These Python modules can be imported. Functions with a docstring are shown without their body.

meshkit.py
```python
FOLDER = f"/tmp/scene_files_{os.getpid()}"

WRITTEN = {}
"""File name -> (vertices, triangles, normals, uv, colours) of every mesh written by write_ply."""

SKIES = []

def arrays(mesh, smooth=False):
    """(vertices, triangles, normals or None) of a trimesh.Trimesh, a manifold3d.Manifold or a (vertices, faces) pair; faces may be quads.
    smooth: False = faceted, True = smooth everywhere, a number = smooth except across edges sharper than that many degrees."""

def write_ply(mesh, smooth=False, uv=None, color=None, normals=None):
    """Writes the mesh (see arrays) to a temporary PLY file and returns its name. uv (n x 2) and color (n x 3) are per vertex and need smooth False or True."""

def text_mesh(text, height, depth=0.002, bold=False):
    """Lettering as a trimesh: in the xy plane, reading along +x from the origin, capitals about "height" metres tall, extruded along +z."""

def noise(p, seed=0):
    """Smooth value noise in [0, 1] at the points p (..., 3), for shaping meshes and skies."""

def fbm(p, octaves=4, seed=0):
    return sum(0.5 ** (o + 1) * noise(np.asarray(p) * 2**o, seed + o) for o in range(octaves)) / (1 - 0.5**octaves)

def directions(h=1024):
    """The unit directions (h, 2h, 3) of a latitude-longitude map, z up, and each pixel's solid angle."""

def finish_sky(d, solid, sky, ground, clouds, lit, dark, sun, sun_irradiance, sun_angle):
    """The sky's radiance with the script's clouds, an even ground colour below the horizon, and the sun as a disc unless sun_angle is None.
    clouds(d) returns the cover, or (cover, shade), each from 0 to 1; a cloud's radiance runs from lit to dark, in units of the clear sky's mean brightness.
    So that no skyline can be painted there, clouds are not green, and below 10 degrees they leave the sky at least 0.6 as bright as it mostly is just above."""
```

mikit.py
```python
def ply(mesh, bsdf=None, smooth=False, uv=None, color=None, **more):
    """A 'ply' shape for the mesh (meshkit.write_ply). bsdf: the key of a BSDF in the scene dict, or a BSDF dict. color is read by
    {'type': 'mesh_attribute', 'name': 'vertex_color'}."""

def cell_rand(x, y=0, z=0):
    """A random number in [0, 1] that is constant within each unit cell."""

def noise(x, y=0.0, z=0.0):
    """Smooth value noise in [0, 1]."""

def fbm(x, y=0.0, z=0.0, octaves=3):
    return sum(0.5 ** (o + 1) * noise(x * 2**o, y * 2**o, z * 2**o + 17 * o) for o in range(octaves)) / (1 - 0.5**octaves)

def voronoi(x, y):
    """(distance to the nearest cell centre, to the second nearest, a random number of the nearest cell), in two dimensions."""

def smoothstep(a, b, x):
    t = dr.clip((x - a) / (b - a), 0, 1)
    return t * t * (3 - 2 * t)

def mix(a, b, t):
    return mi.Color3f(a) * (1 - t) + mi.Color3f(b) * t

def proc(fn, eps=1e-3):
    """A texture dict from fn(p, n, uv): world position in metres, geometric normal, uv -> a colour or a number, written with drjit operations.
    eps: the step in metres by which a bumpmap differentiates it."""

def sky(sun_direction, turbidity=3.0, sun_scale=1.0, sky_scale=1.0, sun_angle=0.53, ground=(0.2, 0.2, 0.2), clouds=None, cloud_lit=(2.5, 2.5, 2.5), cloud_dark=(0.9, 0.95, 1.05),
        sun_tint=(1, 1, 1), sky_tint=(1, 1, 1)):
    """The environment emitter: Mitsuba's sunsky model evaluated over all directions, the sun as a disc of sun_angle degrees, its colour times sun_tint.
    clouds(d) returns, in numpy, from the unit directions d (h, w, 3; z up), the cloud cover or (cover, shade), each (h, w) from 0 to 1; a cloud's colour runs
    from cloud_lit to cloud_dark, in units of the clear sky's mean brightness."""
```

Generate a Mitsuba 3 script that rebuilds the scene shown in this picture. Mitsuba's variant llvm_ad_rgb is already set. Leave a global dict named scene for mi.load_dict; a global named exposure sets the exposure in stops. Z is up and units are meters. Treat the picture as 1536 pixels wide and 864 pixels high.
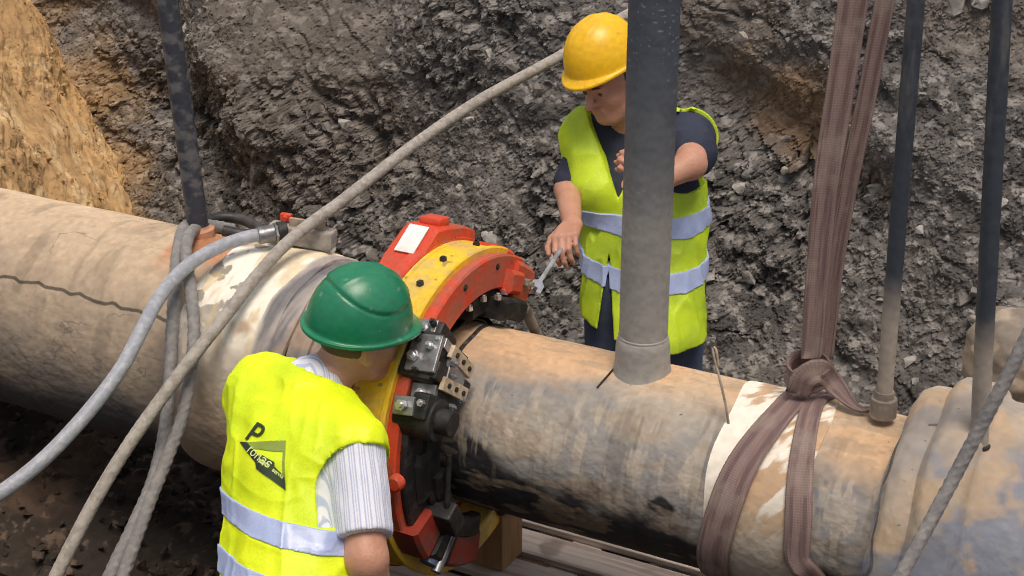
import math, random
import numpy as np, trimesh, manifold3d, shapely
import drjit as dr
import mitsuba as mi
import mikit, meshkit
from scipy.spatial import cKDTree, ConvexHull
from scipy.ndimage import map_coordinates
from scipy.sparse import csr_matrix
from scipy.sparse.csgraph import connected_components
from shapely.geometry import Polygon

random.seed(7)
RNG = np.random.default_rng(7)
scene, labels = {'type': 'scene'}, {}
T = mi.ScalarTransform4f

# ------------------------------------------------------------------ camera, sky, exposure
PHI, FOC = 0.387, 2300.0
CAM = np.array([0.0, 0.0, 2.7])
FWD = np.array([0, math.cos(PHI), -math.sin(PHI)])
UPV = np.array([0, math.sin(PHI), math.cos(PHI)])
RGT = np.array([1.0, 0, 0])
scene['camera'] = {'type': 'perspective', 'fov': math.degrees(2 * math.atan(768 / FOC)), 'fov_axis': 'x', 'near_clip': 0.05, 'far_clip': 400.0,
                   'to_world': T().look_at(origin=CAM.tolist(), target=(CAM + FWD).tolist(), up=[0, 0, 1])}
scene['sky'] = mikit.sky([0.10, -0.36, 0.93], turbidity=4, sun_scale=0.44, sun_angle=30, sun_tint=(.95, .98, 1.05), sky_scale=0.75, clouds=lambda d: 1.0,
                         cloud_lit=(1.12, 1.15, 1.25), cloud_dark=(.9, .9, 1.0), ground=(0.15, 0.13, 0.11))
exposure = 2.35


# a pixel of the photograph -> a point at a given depth / world y / height (used to measure the place)
def ray(x, y): return FWD + RGT * (x - 768) / FOC - UPV * (y - 432) / FOC
def P(x, y, d): return CAM + ray(x, y) * d
def PY(x, y, Y): r = ray(x, y); return CAM + r * (Y / r[1])
def PZ(x, y, z): r = ray(x, y); return CAM + r * ((z - CAM[2]) / r[2])


# the pipeline's own frame: along a, away from the viewer b, up Z
TH = 0.502
A0 = np.array([0.019, 3.776, 0.759])
ax = np.array([math.cos(TH), -math.sin(TH), 0])
bx = np.array([math.sin(TH), math.cos(TH), 0])
ZV = np.array([0, 0, 1.0])
BASIS = np.stack([ax, bx, ZV])           # rows: local axes


def L2W(v, origin=A0): return np.asarray(v, float) @ BASIS + origin
def PF(s, al, r):
    """point of the pipe frame: s along it, al degrees from the top towards the viewer, r from its axis"""
    al = math.radians(al)
    return A0 + ax * s + r * (math.cos(al) * ZV - math.sin(al) * bx)
def SP(s, t, z): return np.array([A0[0], A0[1], 0]) + ax * s + bx * t + ZV * z
def hit(x, y, r):
    d, o = ray(x, y), CAM - A0
    dp, op = d - ax * (d @ ax), o - ax * (o @ ax)
    A, B, C = dp @ dp, 2 * dp @ op, op @ op - r * r
    D = max(B * B - 4 * A * C, 0.0)
    q = CAM + d * ((-B - math.sqrt(D)) / 2 / A) - A0
    return q @ ax, math.degrees(math.atan2(-(q @ bx), q @ ZV))


# ------------------------------------------------------------------ mesh helpers
def add(key, mesh, mat, smooth=30):
    base, k, n = key, key, 0
    while k in scene:
        n += 1
        k = f'{base}_{n:03d}'
    uv = mesh.metadata.get('uv') if hasattr(mesh, 'metadata') else None
    scene[k] = mikit.ply(mesh, mat, smooth=smooth) if uv is None else mikit.ply(mesh, mat, smooth=True, uv=uv)
    return k


def struct(key, mesh, mat, smooth=True, label=None):
    add(key, mesh, mat, smooth)
    labels[key] = {'kind': 'structure'}


def thing(key, label, cat, group=None, kind=None):
    labels[key] = {'label': label, 'category': cat}
    if group: labels[key]['group'] = group
    if kind: labels[key]['kind'] = kind


def grid_faces(nu, nv, wrap_v=False):
    i, j = np.meshgrid(np.arange(nu - 1), np.arange(nv if wrap_v else nv - 1), indexing='ij')
    j2 = (j + 1) % nv
    a, b, c, d = i * nv + j, (i + 1) * nv + j, (i + 1) * nv + j2, i * nv + j2
    return np.concatenate([np.stack([a, b, c], -1).reshape(-1, 3), np.stack([a, c, d], -1).reshape(-1, 3)])


def rbox(sx, sy, sz, r=0.004, seg=8):
    """rounded box centred on the origin"""
    r = min(r, sx / 2.2, sy / 2.2, sz / 2.2)
    pts = []
    for x in (-1, 1):
        for y in (-1, 1):
            for z in (-1, 1):
                c = np.array([x * (sx / 2 - r), y * (sy / 2 - r), z * (sz / 2 - r)])
                for dx, dy, dz in ((1, 0, 0), (0, 1, 0), (0, 0, 1), (.6, .6, .53), (.71, .71, 0), (.71, 0, .71), (0, .71, .71)):
                    pts.append(c + r * np.array([dx * x, dy * y, dz * z]))
    h = manifold3d.Manifold.hull_points(np.array(pts).astype(np.float32))
    m = h.to_mesh()
    return trimesh.Trimesh(m.vert_properties[:, :3], m.tri_verts, process=False)


def xf(mesh, R=None, t=None):
    """R: rows are the images of the local axes"""
    v = np.asarray(mesh.vertices, float)
    if R is not None: v = v @ np.asarray(R, float)
    if t is not None: v = v + np.asarray(t, float)
    return trimesh.Trimesh(v, mesh.faces, process=False)


def join(*ms): return trimesh.util.concatenate(list(ms))


def frame(x, hint):
    x = np.asarray(x, float) / np.linalg.norm(x)
    y = np.cross(hint, x); y /= np.linalg.norm(y)
    return np.stack([x, y, np.cross(x, y)])


def on_pipe(mesh, s, al, r, spin=0.0):
    """local x along the pipe, y along the ring (towards the viewer side), z radially outwards"""
    al = math.radians(al)
    rad = math.cos(al) * ZV - math.sin(al) * bx
    tan = np.cross(rad, ax)
    c, q = math.cos(math.radians(spin)), math.sin(math.radians(spin))
    return xf(mesh, np.stack([c * ax + q * tan, -q * ax + c * tan, rad]), A0 + ax * s + rad * r)


def cyl(r, h, n=24, ch=0.0):
    """cylinder along z from 0 to h with a small chamfer"""
    ch = ch or min(0.08 * r, 0.1 * h)
    prof = [(0, 0), (r - ch, 0), (r, ch), (r, h - ch), (r - ch, h), (0, h)]
    return trimesh.creation.revolve(prof, sections=n)


def hexnut(r, h):
    m = trimesh.creation.cylinder(r, h, sections=6)
    return join(xf(m, None, [0, 0, h / 2]), xf(cyl(r * .55, h * 1.5, 12), None, [0, 0, 0]))


def spline(pts, step):
    pts = np.asarray(pts, float)
    q = np.vstack([2 * pts[0] - pts[1], pts, 2 * pts[-1] - pts[-2]])
    out = []
    for i in range(1, len(q) - 2):
        p0, p1, p2, p3 = q[i - 1:i + 3]
        n = max(2, int(np.linalg.norm(p2 - p1) / step))
        t = np.linspace(0, 1, n, endpoint=False)[:, None]
        out.append(.5 * (2 * p1 + (p2 - p0) * t + (2 * p0 - 5 * p1 + 4 * p2 - p3) * t ** 2 + (3 * p1 - p0 - 3 * p2 + p3) * t ** 3))
    return np.vstack(out + [pts[-1:]])


def frames(c):
    tan = np.gradient(c, axis=0)
    tan /= np.linalg.norm(tan, axis=1, keepdims=True)
    nrm = np.zeros_like(c)
    h = np.array([0, 0, 1.0]) if abs(tan[0, 2]) < .9 else np.array([1.0, 0, 0])
    v = h - tan[0] * (h @ tan[0])
    for i in range(len(c)):
        v = v - tan[i] * (v @ tan[i]); v /= np.linalg.norm(v)
        nrm[i] = v
    return tan, nrm, np.cross(tan, nrm)


def tube(pts, r, step=.02, n=14, strands=0, pitch=.12, bump=.12, rough=0.0, seed=0, taper=None):
    c = spline(pts, step)
    tan, u, v = frames(c)
    d = np.concatenate([[0], np.cumsum(np.linalg.norm(np.diff(c, axis=0), axis=1))])
    a = np.linspace(0, 2 * np.pi, n, endpoint=False)
    rr = np.full((len(c), n), r, float)
    if taper is not None: rr *= np.interp(d / d[-1], *taper)[:, None]
    if strands: rr *= 1 - bump + bump * np.abs(np.cos(strands / 2 * (a[None] - 2 * np.pi * d[:, None] / pitch)))
    dirs = np.cos(a)[None, :, None] * u[:, None] + np.sin(a)[None, :, None] * v[:, None]
    pos = c[:, None] + dirs * rr[..., None]
    if rough: pos += dirs * ((meshkit.fbm(pos * (0.35 / r), 3, seed) - .5) * 2 * rough)[..., None]
    vv = np.vstack([pos.reshape(-1, 3), c[:1], c[-1:]])
    f = grid_faces(len(c), n, True)
    m = len(c) * n
    i = np.arange(n)
    f = np.vstack([f, np.stack([i, (i + 1) % n, i * 0 + m], 1), np.stack([(len(c) - 1) * n + (i + 1) % n, (len(c) - 1) * n + i, i * 0 + m + 1], 1)])
    mesh = trimesh.Trimesh(vv, f, process=False)
    mesh.fix_normals() if len(vv) < 400 else None
    if mesh.volume < 0: mesh.invert()
    return mesh


def lathe_pipe(prof, n=192, ds=.012, amp=0.0, freq=14.0, seed=0, closed=False, wave=None):
    """surface of revolution round the pipe's axis; prof: (s, r) points; amp: uneven coating"""
    prof = np.asarray(prof, float)
    ss, rr = [], []
    for (s0, r0), (s1, r1) in zip(prof[:-1], prof[1:]):
        k = max(1, int(math.hypot(s1 - s0, r1 - r0) / ds))
        t = np.arange(k) / k
        ss += list(s0 + (s1 - s0) * t); rr += list(r0 + (r1 - r0) * t)
    ss, rr = np.array(ss + [prof[-1, 0]]), np.array(rr + [prof[-1, 1]])
    a = np.linspace(0, 2 * np.pi, n, endpoint=False)
    S, A = np.meshgrid(ss, a, indexing='ij')
    R = np.repeat(rr[:, None], n, 1)
    if wave is not None: S = S + wave(A)[...] * np.ones_like(S)
    v = np.stack([S, -np.sin(A) * R, np.cos(A) * R], -1)
    if amp:
        k = (meshkit.fbm(v * freq, 4, seed) - .5) * 2 * amp
        v = np.stack([S, -np.sin(A) * (R + k), np.cos(A) * (R + k)], -1)
    m = trimesh.Trimesh(L2W(v.reshape(-1, 3)), grid_faces(len(ss), n, True), process=False)
    if closed and m.volume < 0 or (not closed and (m.face_normals[0] @ (m.triangles_center[0] - (A0 + ax * ((m.triangles_center[0] - A0) @ ax)))) < 0): m.invert()
    return m


def arc_block(s0, s1, r0, r1, a0, a1, ch=.004, n=None):
    """part of a ring: a rectangle (s0..s1, r0..r1), chamfered, swept from angle a0 to a1 (degrees)"""
    n = n or max(3, int(abs(a1 - a0) / 2.5))
    sec = np.array([(s0 + ch, r0), (s1 - ch, r0), (s1, r0 + ch), (s1, r1 - ch), (s1 - ch, r1), (s0 + ch, r1), (s0, r1 - ch), (s0, r0 + ch)])
    full = abs(abs(a1 - a0) - 360) < 1e-6
    A = np.radians(np.linspace(a0, a1, n, endpoint=not full))
    v = np.array([[(s, -math.sin(a) * r, math.cos(a) * r) for s, r in sec] for a in A])
    m = len(sec)
    if full:
        v = np.concatenate([v, v[:1]])
    f = grid_faces(len(v), m, True)
    if not full:
        cap = np.array([[0, i, i + 1] for i in range(1, m - 1)])
        f = np.vstack([f, cap[:, ::-1], cap + (len(v) - 1) * m])
    mesh = trimesh.Trimesh(L2W(v.reshape(-1, 3)), f, process=True)
    mesh.fix_normals()
    return mesh


def ribbon(pts, normals, width, thick=.005, step=.02, roll=0.0, seed=0, wob=.0):
    """flat webbing along pts with the given surface normals (interpolated)"""
    c = spline(pts, step)
    t0 = np.linspace(0, 1, len(pts)); t1 = np.linspace(0, 1, len(c))
    nn = np.stack([np.interp(t1, t0, np.asarray(normals, float)[:, k]) for k in range(3)], 1)
    w = np.interp(t1, np.linspace(0, 1, len(np.atleast_1d(width))), np.atleast_1d(width)) if np.ndim(width) else np.full(len(c), width)
    tan = np.gradient(c, axis=0); tan /= np.linalg.norm(tan, axis=1, keepdims=True)
    nn -= tan * (nn * tan).sum(1, keepdims=True); nn /= np.linalg.norm(nn, axis=1, keepdims=True)
    side = np.cross(tan, nn)
    q = np.linspace(-1, 1, 9)
    ring = []
    for k in q: ring.append(c + side * (w * k / 2)[:, None] + nn * (thick * (1 if abs(k) < .99 else .5) + wob * (meshkit.noise(c * 12 + k * 2.3 + seed) - .5)[:, None] + roll * (k * k)))
    for k in q[::-1]: ring.append(c + side * (w * k / 2)[:, None] * (1 if abs(k) < .99 else .97) + nn * (roll * (k * k) + wob * (meshkit.noise(c * 12 + k * 2.3 + seed) - .5)[:, None]))
    v = np.stack(ring, 1)
    m = v.shape[1]
    f = grid_faces(len(c), m, True)
    cap = np.array([[0, i, i + 1] for i in range(1, m - 1)])
    f = np.vstack([f, cap, cap[:, ::-1] + (len(c) - 1) * m])
    mesh = trimesh.Trimesh(v.reshape(-1, 3), f, process=False)
    if mesh.volume < 0: mesh.invert()
    L = np.concatenate([[0], np.cumsum(np.linalg.norm(np.diff(c, axis=0), axis=1))])
    mesh.metadata['uv'] = np.stack([np.repeat(np.concatenate([q, q[::-1]])[None], len(c), 0), np.repeat(L[:, None], m, 1)], -1).reshape(-1, 2)
    return mesh


def rock(r, rng, squash=(1, 1, .7), n=16):
    p = rng.normal(size=(n, 3)); p /= np.linalg.norm(p, axis=1, keepdims=True)
    p *= r * rng.uniform(.75, 1.1, (n, 1)) * np.asarray(squash)
    h = ConvexHull(p)
    m = trimesh.Trimesh(p, h.simplices, process=False)
    flip = (m.face_normals * (m.triangles_center - p.mean(0))).sum(1) < 0
    f = m.faces.copy(); f[flip] = f[flip][:, ::-1]
    return p, f


def randrot(rng):
    q = rng.normal(size=4); q /= np.linalg.norm(q)
    return trimesh.transformations.quaternion_matrix(q)[:3, :3]


def rocks(points, sizes, rng, n=14):
    kinds = [rock(1.0, rng, (1, rng.uniform(.6, 1), rng.uniform(.45, .8)), n) for _ in range(24)]
    which = rng.integers(0, len(kinds), len(points))
    q = rng.normal(size=(len(points), 4)); q /= np.linalg.norm(q, axis=1, keepdims=True)
    w, x, y, z = q.T
    R = np.stack([1 - 2 * (y * y + z * z), 2 * (x * y - z * w), 2 * (x * z + y * w), 2 * (x * y + z * w), 1 - 2 * (x * x + z * z), 2 * (y * z - x * w), 2 * (x * z - y * w), 2 * (y * z + x * w), 1 - 2 * (x * x + y * y)], 1).reshape(-1, 3, 3)
    points, sizes = np.asarray(points), np.asarray(sizes)
    vs, fs, at = [], [], 0
    for k, (v, f) in enumerate(kinds):
        i = np.nonzero(which == k)[0]
        vs.append((np.einsum('nij,vj->nvi', R[i], v) * sizes[i, None, None] + points[i, None]).reshape(-1, 3))
        fs.append((f[None] + (at + np.arange(len(i)) * len(v))[:, None, None]).reshape(-1, 3))
        at += len(i) * len(v)
    return trimesh.Trimesh(np.vstack(vs), np.vstack(fs), process=False)


def facets(u, v, size, seed, tilt=.5):
    """broken-rock relief: every cell of a jittered grid is a tilted facet; returns heights in units of size"""
    rng = np.random.default_rng(seed)
    lo = np.array([u.min(), v.min()]) - 2 * size
    nu, nv = int((u.max() - lo[0]) / size) + 4, int((v.max() - lo[1]) / size) + 4
    c = np.stack(np.meshgrid(np.arange(nu), np.arange(nv), indexing='ij'), -1).reshape(-1, 2) + rng.uniform(0, 1, (nu * nv, 2))
    c = lo + c * size
    h, g = rng.uniform(-.5, .5, len(c)), rng.normal(0, tilt, (len(c), 2))
    q = np.stack([u.ravel(), v.ravel()], 1)
    d, k = cKDTree(c).query(q, k=2)
    out = h[k[:, 0]] + ((q - c[k[:, 0]]) / size * g[k[:, 0]]).sum(1)
    crack = np.clip(1 - (d[:, 1] - d[:, 0]) / (.22 * size), 0, 1)
    return (out - .35 * crack).reshape(u.shape)


# ------------------------------------------------------------------ implicit surfaces for bodies and clothes
class Field:
    def __init__(self, lo, hi, h):
        self.lo, self.h = np.asarray(lo, float), h
        self.n = np.ceil((np.asarray(hi) - self.lo) / h).astype(int) + 1
        self.v = np.full(self.n, 1.0, np.float32)

    def block(self, lo, hi):
        i0 = np.clip(np.floor((lo - self.lo) / self.h).astype(int), 0, self.n)
        i1 = np.clip(np.ceil((hi - self.lo) / self.h).astype(int) + 1, 0, self.n)
        sl = tuple(slice(a, b) for a, b in zip(i0, i1))
        g = np.meshgrid(*[(self.lo[k] + self.h * np.arange(i0[k], i1[k])).astype(np.float32) for k in range(3)], indexing='ij', sparse=True)
        return sl, g

    def smin(self, sl, d, k):
        o = self.v[sl]
        if k <= 0:
            self.v[sl] = np.minimum(o, d); return
        q = np.clip(.5 + .5 * (o - d) / k, 0, 1)
        self.v[sl] = o * (1 - q) + d * q - k * q * (1 - q)

    def cone(self, a, b, ra, rb, k=.02, cut=False, flat=None):
        a, b = np.asarray(a, float), np.asarray(b, float)
        m = max(ra, rb) * (max(flat[1]) if flat else 1) + k + .035
        sl, (x, y, z) = self.block(np.minimum(a, b) - m, np.maximum(a, b) + m)
        if not self.v[sl].size: return self
        d = b - a; L = max(d @ d, 1e-12)
        px, py, pz = x - a[0], y - a[1], z - a[2]
        t = np.clip((px * d[0] + py * d[1] + pz * d[2]) / L, 0, 1)
        qx, qy, qz = px - t * d[0], py - t * d[1], pz - t * d[2]
        if flat:     # anisotropic section: axes rows and scale factors
            R, s = flat
            e = [(qx * R[i][0] + qy * R[i][1] + qz * R[i][2]) / s[i] for i in range(3)]
            dist = (np.sqrt(e[0] ** 2 + e[1] ** 2 + e[2] ** 2) - (ra + (rb - ra) * t)) * min(s)
        else:
            dist = np.sqrt(qx * qx + qy * qy + qz * qz) - (ra + (rb - ra) * t)
        if cut: self.v[sl] = -self._sm(-self.v[sl], dist, k)
        else: self.smin(sl, dist, k)
        return self

    @staticmethod
    def _sm(o, d, k):
        if k <= 0: return np.minimum(o, d)
        q = np.clip(.5 + .5 * (o - d) / k, 0, 1)
        return o * (1 - q) + d * q - k * q * (1 - q)

    def ell(self, c, R, rad, k=.02, cut=False):
        c = np.asarray(c, float); m = max(rad) + k + .03
        sl, (x, y, z) = self.block(c - m, c + m)
        if not self.v[sl].size: return self
        p = [x - c[0], y - c[1], z - c[2]]
        e = [(p[0] * R[i][0] + p[1] * R[i][1] + p[2] * R[i][2]) for i in range(3)]
        k0 = np.sqrt(sum((e[i] / rad[i]) ** 2 for i in range(3))); k1 = np.sqrt(sum((e[i] / rad[i] ** 2) ** 2 for i in range(3)))
        dist = k0 * (k0 - 1) / np.maximum(k1, 1e-6)
        if cut: self.v[sl] = -self._sm(-self.v[sl], dist, k)
        else: self.smin(sl, dist, k)
        return self

    def grid(self):
        return np.meshgrid(*[(self.lo[k] + self.h * np.arange(self.n[k])).astype(np.float32) for k in range(3)], indexing='ij', sparse=True)

    def copy(self):
        f = Field.__new__(Field); f.lo, f.h, f.n, f.v = self.lo, self.h, self.n, self.v.copy(); return f

    def at(self, p):
        return map_coordinates(self.v, ((np.asarray(p) - self.lo) / self.h).T, order=1, mode='nearest')

    def mesh(self, smooth=2, keep=0):
        V, n = self.v, self.n
        ins = V < 0
        c = ins[:-1, :-1, :-1].astype(np.int8)
        tot = sum(ins[i:n[0] - 1 + i, j:n[1] - 1 + j, k:n[2] - 1 + k].astype(np.int8) for i in (0, 1) for j in (0, 1) for k in (0, 1))
        cells = np.argwhere((tot > 0) & (tot < 8))
        idx = np.full(n - 1, -1, np.int32)
        idx[tuple(cells.T)] = np.arange(len(cells))
        acc, cnt = np.zeros((len(cells), 3)), np.zeros(len(cells))
        corner = lambda o: V[tuple((cells + o).T)].astype(float)
        for ax_ in range(3):
            o1, o2 = [(1, 2), (0, 2), (0, 1)][ax_]
            for p in (0, 1):
                for q in (0, 1):
                    A = np.zeros(3, int); A[o1], A[o2] = p, q
                    B = A.copy(); B[ax_] = 1
                    va, vb = corner(A), corner(B)
                    on = (va < 0) != (vb < 0)
                    t = np.where(on, va / np.where(on, va - vb, 1), 0)
                    pt = A + np.zeros((len(cells), 3)); pt[:, ax_] = t
                    acc[on] += pt[on]; cnt[on] += 1
        v = (cells + acc / cnt[:, None]) * self.h + self.lo
        faces = []
        for ax_ in range(3):
            o1, o2 = [(1, 2), (2, 0), (0, 1)][ax_]
            sa = [slice(None)] * 3; sb = [slice(None)] * 3
            sa[ax_], sb[ax_] = slice(0, -1), slice(1, None)
            ch = ins[tuple(sa)] != ins[tuple(sb)]
            e = np.argwhere(ch)
            e = e[(e[:, o1] > 0) & (e[:, o2] > 0) & (e[:, o1] < n[o1] - 1) & (e[:, o2] < n[o2] - 1)]
            d1, d2 = np.eye(3, dtype=int)[o1], np.eye(3, dtype=int)[o2]
            g = lambda o: idx[tuple((e - o).T)]
            quad = np.stack([g(d1 + d2), g(d2), g(0 * d1), g(d1)], 1)
            fl = ins[tuple(e.T)]
            quad = np.where(fl[:, None], quad, quad[:, ::-1])
            faces += [quad[:, [0, 1, 2]], quad[:, [0, 2, 3]]]
        m = trimesh.Trimesh(v, np.vstack(faces), process=False)
        if smooth:
            f = m.faces
            i = np.concatenate([f[:, 0], f[:, 1], f[:, 2], f[:, 1], f[:, 2], f[:, 0]]); j = np.concatenate([f[:, 1], f[:, 2], f[:, 0], f[:, 0], f[:, 1], f[:, 2]])
            W = csr_matrix((np.ones(len(i)), (i, j)), shape=(len(v), len(v)))
            deg = np.maximum(np.asarray(W.sum(1)).ravel(), 1)[:, None]
            for k in range(smooth * 2):
                v = v + (.5, -.52)[k % 2] * ((W @ v) / deg - v)
            m = trimesh.Trimesh(v, f, process=False)
        if keep:
            lab = connected_components(csr_matrix((np.ones(len(m.faces) * 3), (m.faces[:, [0, 1, 2]].ravel(), m.faces[:, [1, 2, 0]].ravel())), shape=(len(v), len(v))), directed=False)[1]
            big = np.bincount(lab); ok = big[lab[m.faces[:, 0]]] > keep
            m = trimesh.Trimesh(m.vertices, m.faces[ok], process=False); m.remove_unreferenced_vertices()
        return m


# ------------------------------------------------------------------ materials
def V3(p, f, o=0.0): return p.x * f + o, p.y * f + o * 1.7, p.z * f - o
sm, mix, fbm, noise = mikit.smoothstep, mikit.mix, mikit.fbm, mikit.noise


def bsdf(key, color, rough=.6, bump=None, bscale=.002, eps=1e-3, two=False, **kw):
    if not isinstance(color, dict): color = {'type': 'rgb', 'value': list(color)}
    d = {'type': 'principled', 'base_color': color, 'roughness': rough, **kw}
    if bump is not None: d = {'type': 'bumpmap', 'arbitrary': mikit.proc(bump, eps), 'scale': bscale, 'bsdf': d}
    if two: d = {'type': 'twosided', 'bsdf': d}
    scene[key] = d
    return key


def pipe_sa(p):
    x, y, z = p.x - float(A0[0]), p.y - float(A0[1]), p.z - float(A0[2])
    s = x * float(ax[0]) + y * float(ax[1])
    t = x * float(bx[0]) + y * float(bx[1])
    return s, dr.atan2(-t, z) * 57.29578, t


def spots(p, size, amt, seed=0.):
    """small chips and stains: 1 inside"""
    return sm(1 - amt, 1 - amt + .06, noise(p.x / size + seed, p.y / size, p.z / size + seed))


def c_coated(p, n, uv):
    s, al, t = pipe_sa(p)
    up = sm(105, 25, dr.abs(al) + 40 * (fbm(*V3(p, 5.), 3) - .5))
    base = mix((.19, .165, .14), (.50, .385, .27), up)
    base = mix(base, (.56, .43, .31), .6 * sm(.5, .7, fbm(*V3(p, 3., 4.), 3)) * up)
    base = mix(base, (.30, .23, .17), .55 * sm(.5, .75, fbm(*V3(p, 9., 2.), 4)))
    base = mix(base, (.55, .27, .12), .5 * sm(.62, .72, fbm(*V3(p, 6., 9.), 3)) * up)
    vein = dr.abs(fbm(s * 3.0 + 3, al * .03, 1., 6) - .5)
    base = mix(base, (.10, .09, .085), .5 * sm(.008, .001, vein) * sm(.42, .6, fbm(*V3(p, 5., 7.), 4)))
    seam = dr.abs(al - 53 - 6 * (noise(s * 4.) - .5) - 2 * (noise(s * 30.) - .5))
    base = mix(base, (.05, .042, .035), .85 * sm(1.3, .5, seam))
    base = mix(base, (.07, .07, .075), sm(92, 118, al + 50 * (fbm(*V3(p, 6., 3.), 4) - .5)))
    # orange primer showing beside the sleeve
    base = mix(base, (.50, .20, .09), .85 * sm(-1.17, -1.12, s + .06 * (noise(*V3(p, 18.)) - .5)) * sm(.35, .5, fbm(*V3(p, 7., 5.), 3)) * sm(35, 5, dr.abs(al)))
    base = mix(base, base * .66, .7 * sm(.54, .70, fbm(s * 14., al * .03, 9., 5)))
    return base * (.78 + .44 * fbm(*V3(p, 60.), 3))


def b_grit(p, n, uv): return fbm(*V3(p, 45.), 4) + .5 * fbm(*V3(p, 9., 3.), 2)


def c_bare(p, n, uv):
    s, al, t = pipe_sa(p)
    w = 55 * (fbm(*V3(p, 4.5), 4) - .5)
    dust = sm(46, 22, al + w * .8 + 12 * dr.sin(s * 4.0) + 10 * sm(.5, .0, s) ) * sm(-150, -100, al)
    base = mix((.255, .245, .24), (.36, .32, .27), sm(.4, .65, fbm(*V3(p, 7., 3.), 3)))
    base = mix(base, (.16, .165, .185), .7 * sm(.5, .68, fbm(*V3(p, 5., 8.), 4)))
    base = mix(base, (.56, .41, .27), dust * .92)
    base = mix(base, (.60, .36, .19), .6 * dust * sm(.5, .66, fbm(*V3(p, 5., 1.), 3)))
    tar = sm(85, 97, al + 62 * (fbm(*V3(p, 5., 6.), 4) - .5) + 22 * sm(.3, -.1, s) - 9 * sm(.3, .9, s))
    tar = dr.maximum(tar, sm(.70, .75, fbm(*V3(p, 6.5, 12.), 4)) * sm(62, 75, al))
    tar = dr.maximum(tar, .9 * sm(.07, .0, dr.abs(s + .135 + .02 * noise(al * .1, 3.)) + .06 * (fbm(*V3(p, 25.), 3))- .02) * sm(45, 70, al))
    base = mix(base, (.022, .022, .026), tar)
    base = mix(base, (.045, .035, .03), .7 * spots(p, .012, .09, 5.) * spots(p, .09, .45, 2.))
    base = mix(base, (.33, .25, .18), .45 * sm(.5, .62, fbm(s * 9, al * .12, 3., 5)))
    drip = sm(.54, .70, fbm(s * 26., al * .018, 9., 4)) * sm(8, 40, al)
    base = mix(base, base * .62, .8 * drip)
    base = mix(base, (.47, .40, .32), .5 * sm(.58, .68, fbm(s * 34. + 5, al * .03, 2., 4)) * sm(20, 50, al) * sm(105, 70, al))
    return base * (.78 + .44 * fbm(*V3(p, 70.), 3))


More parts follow.
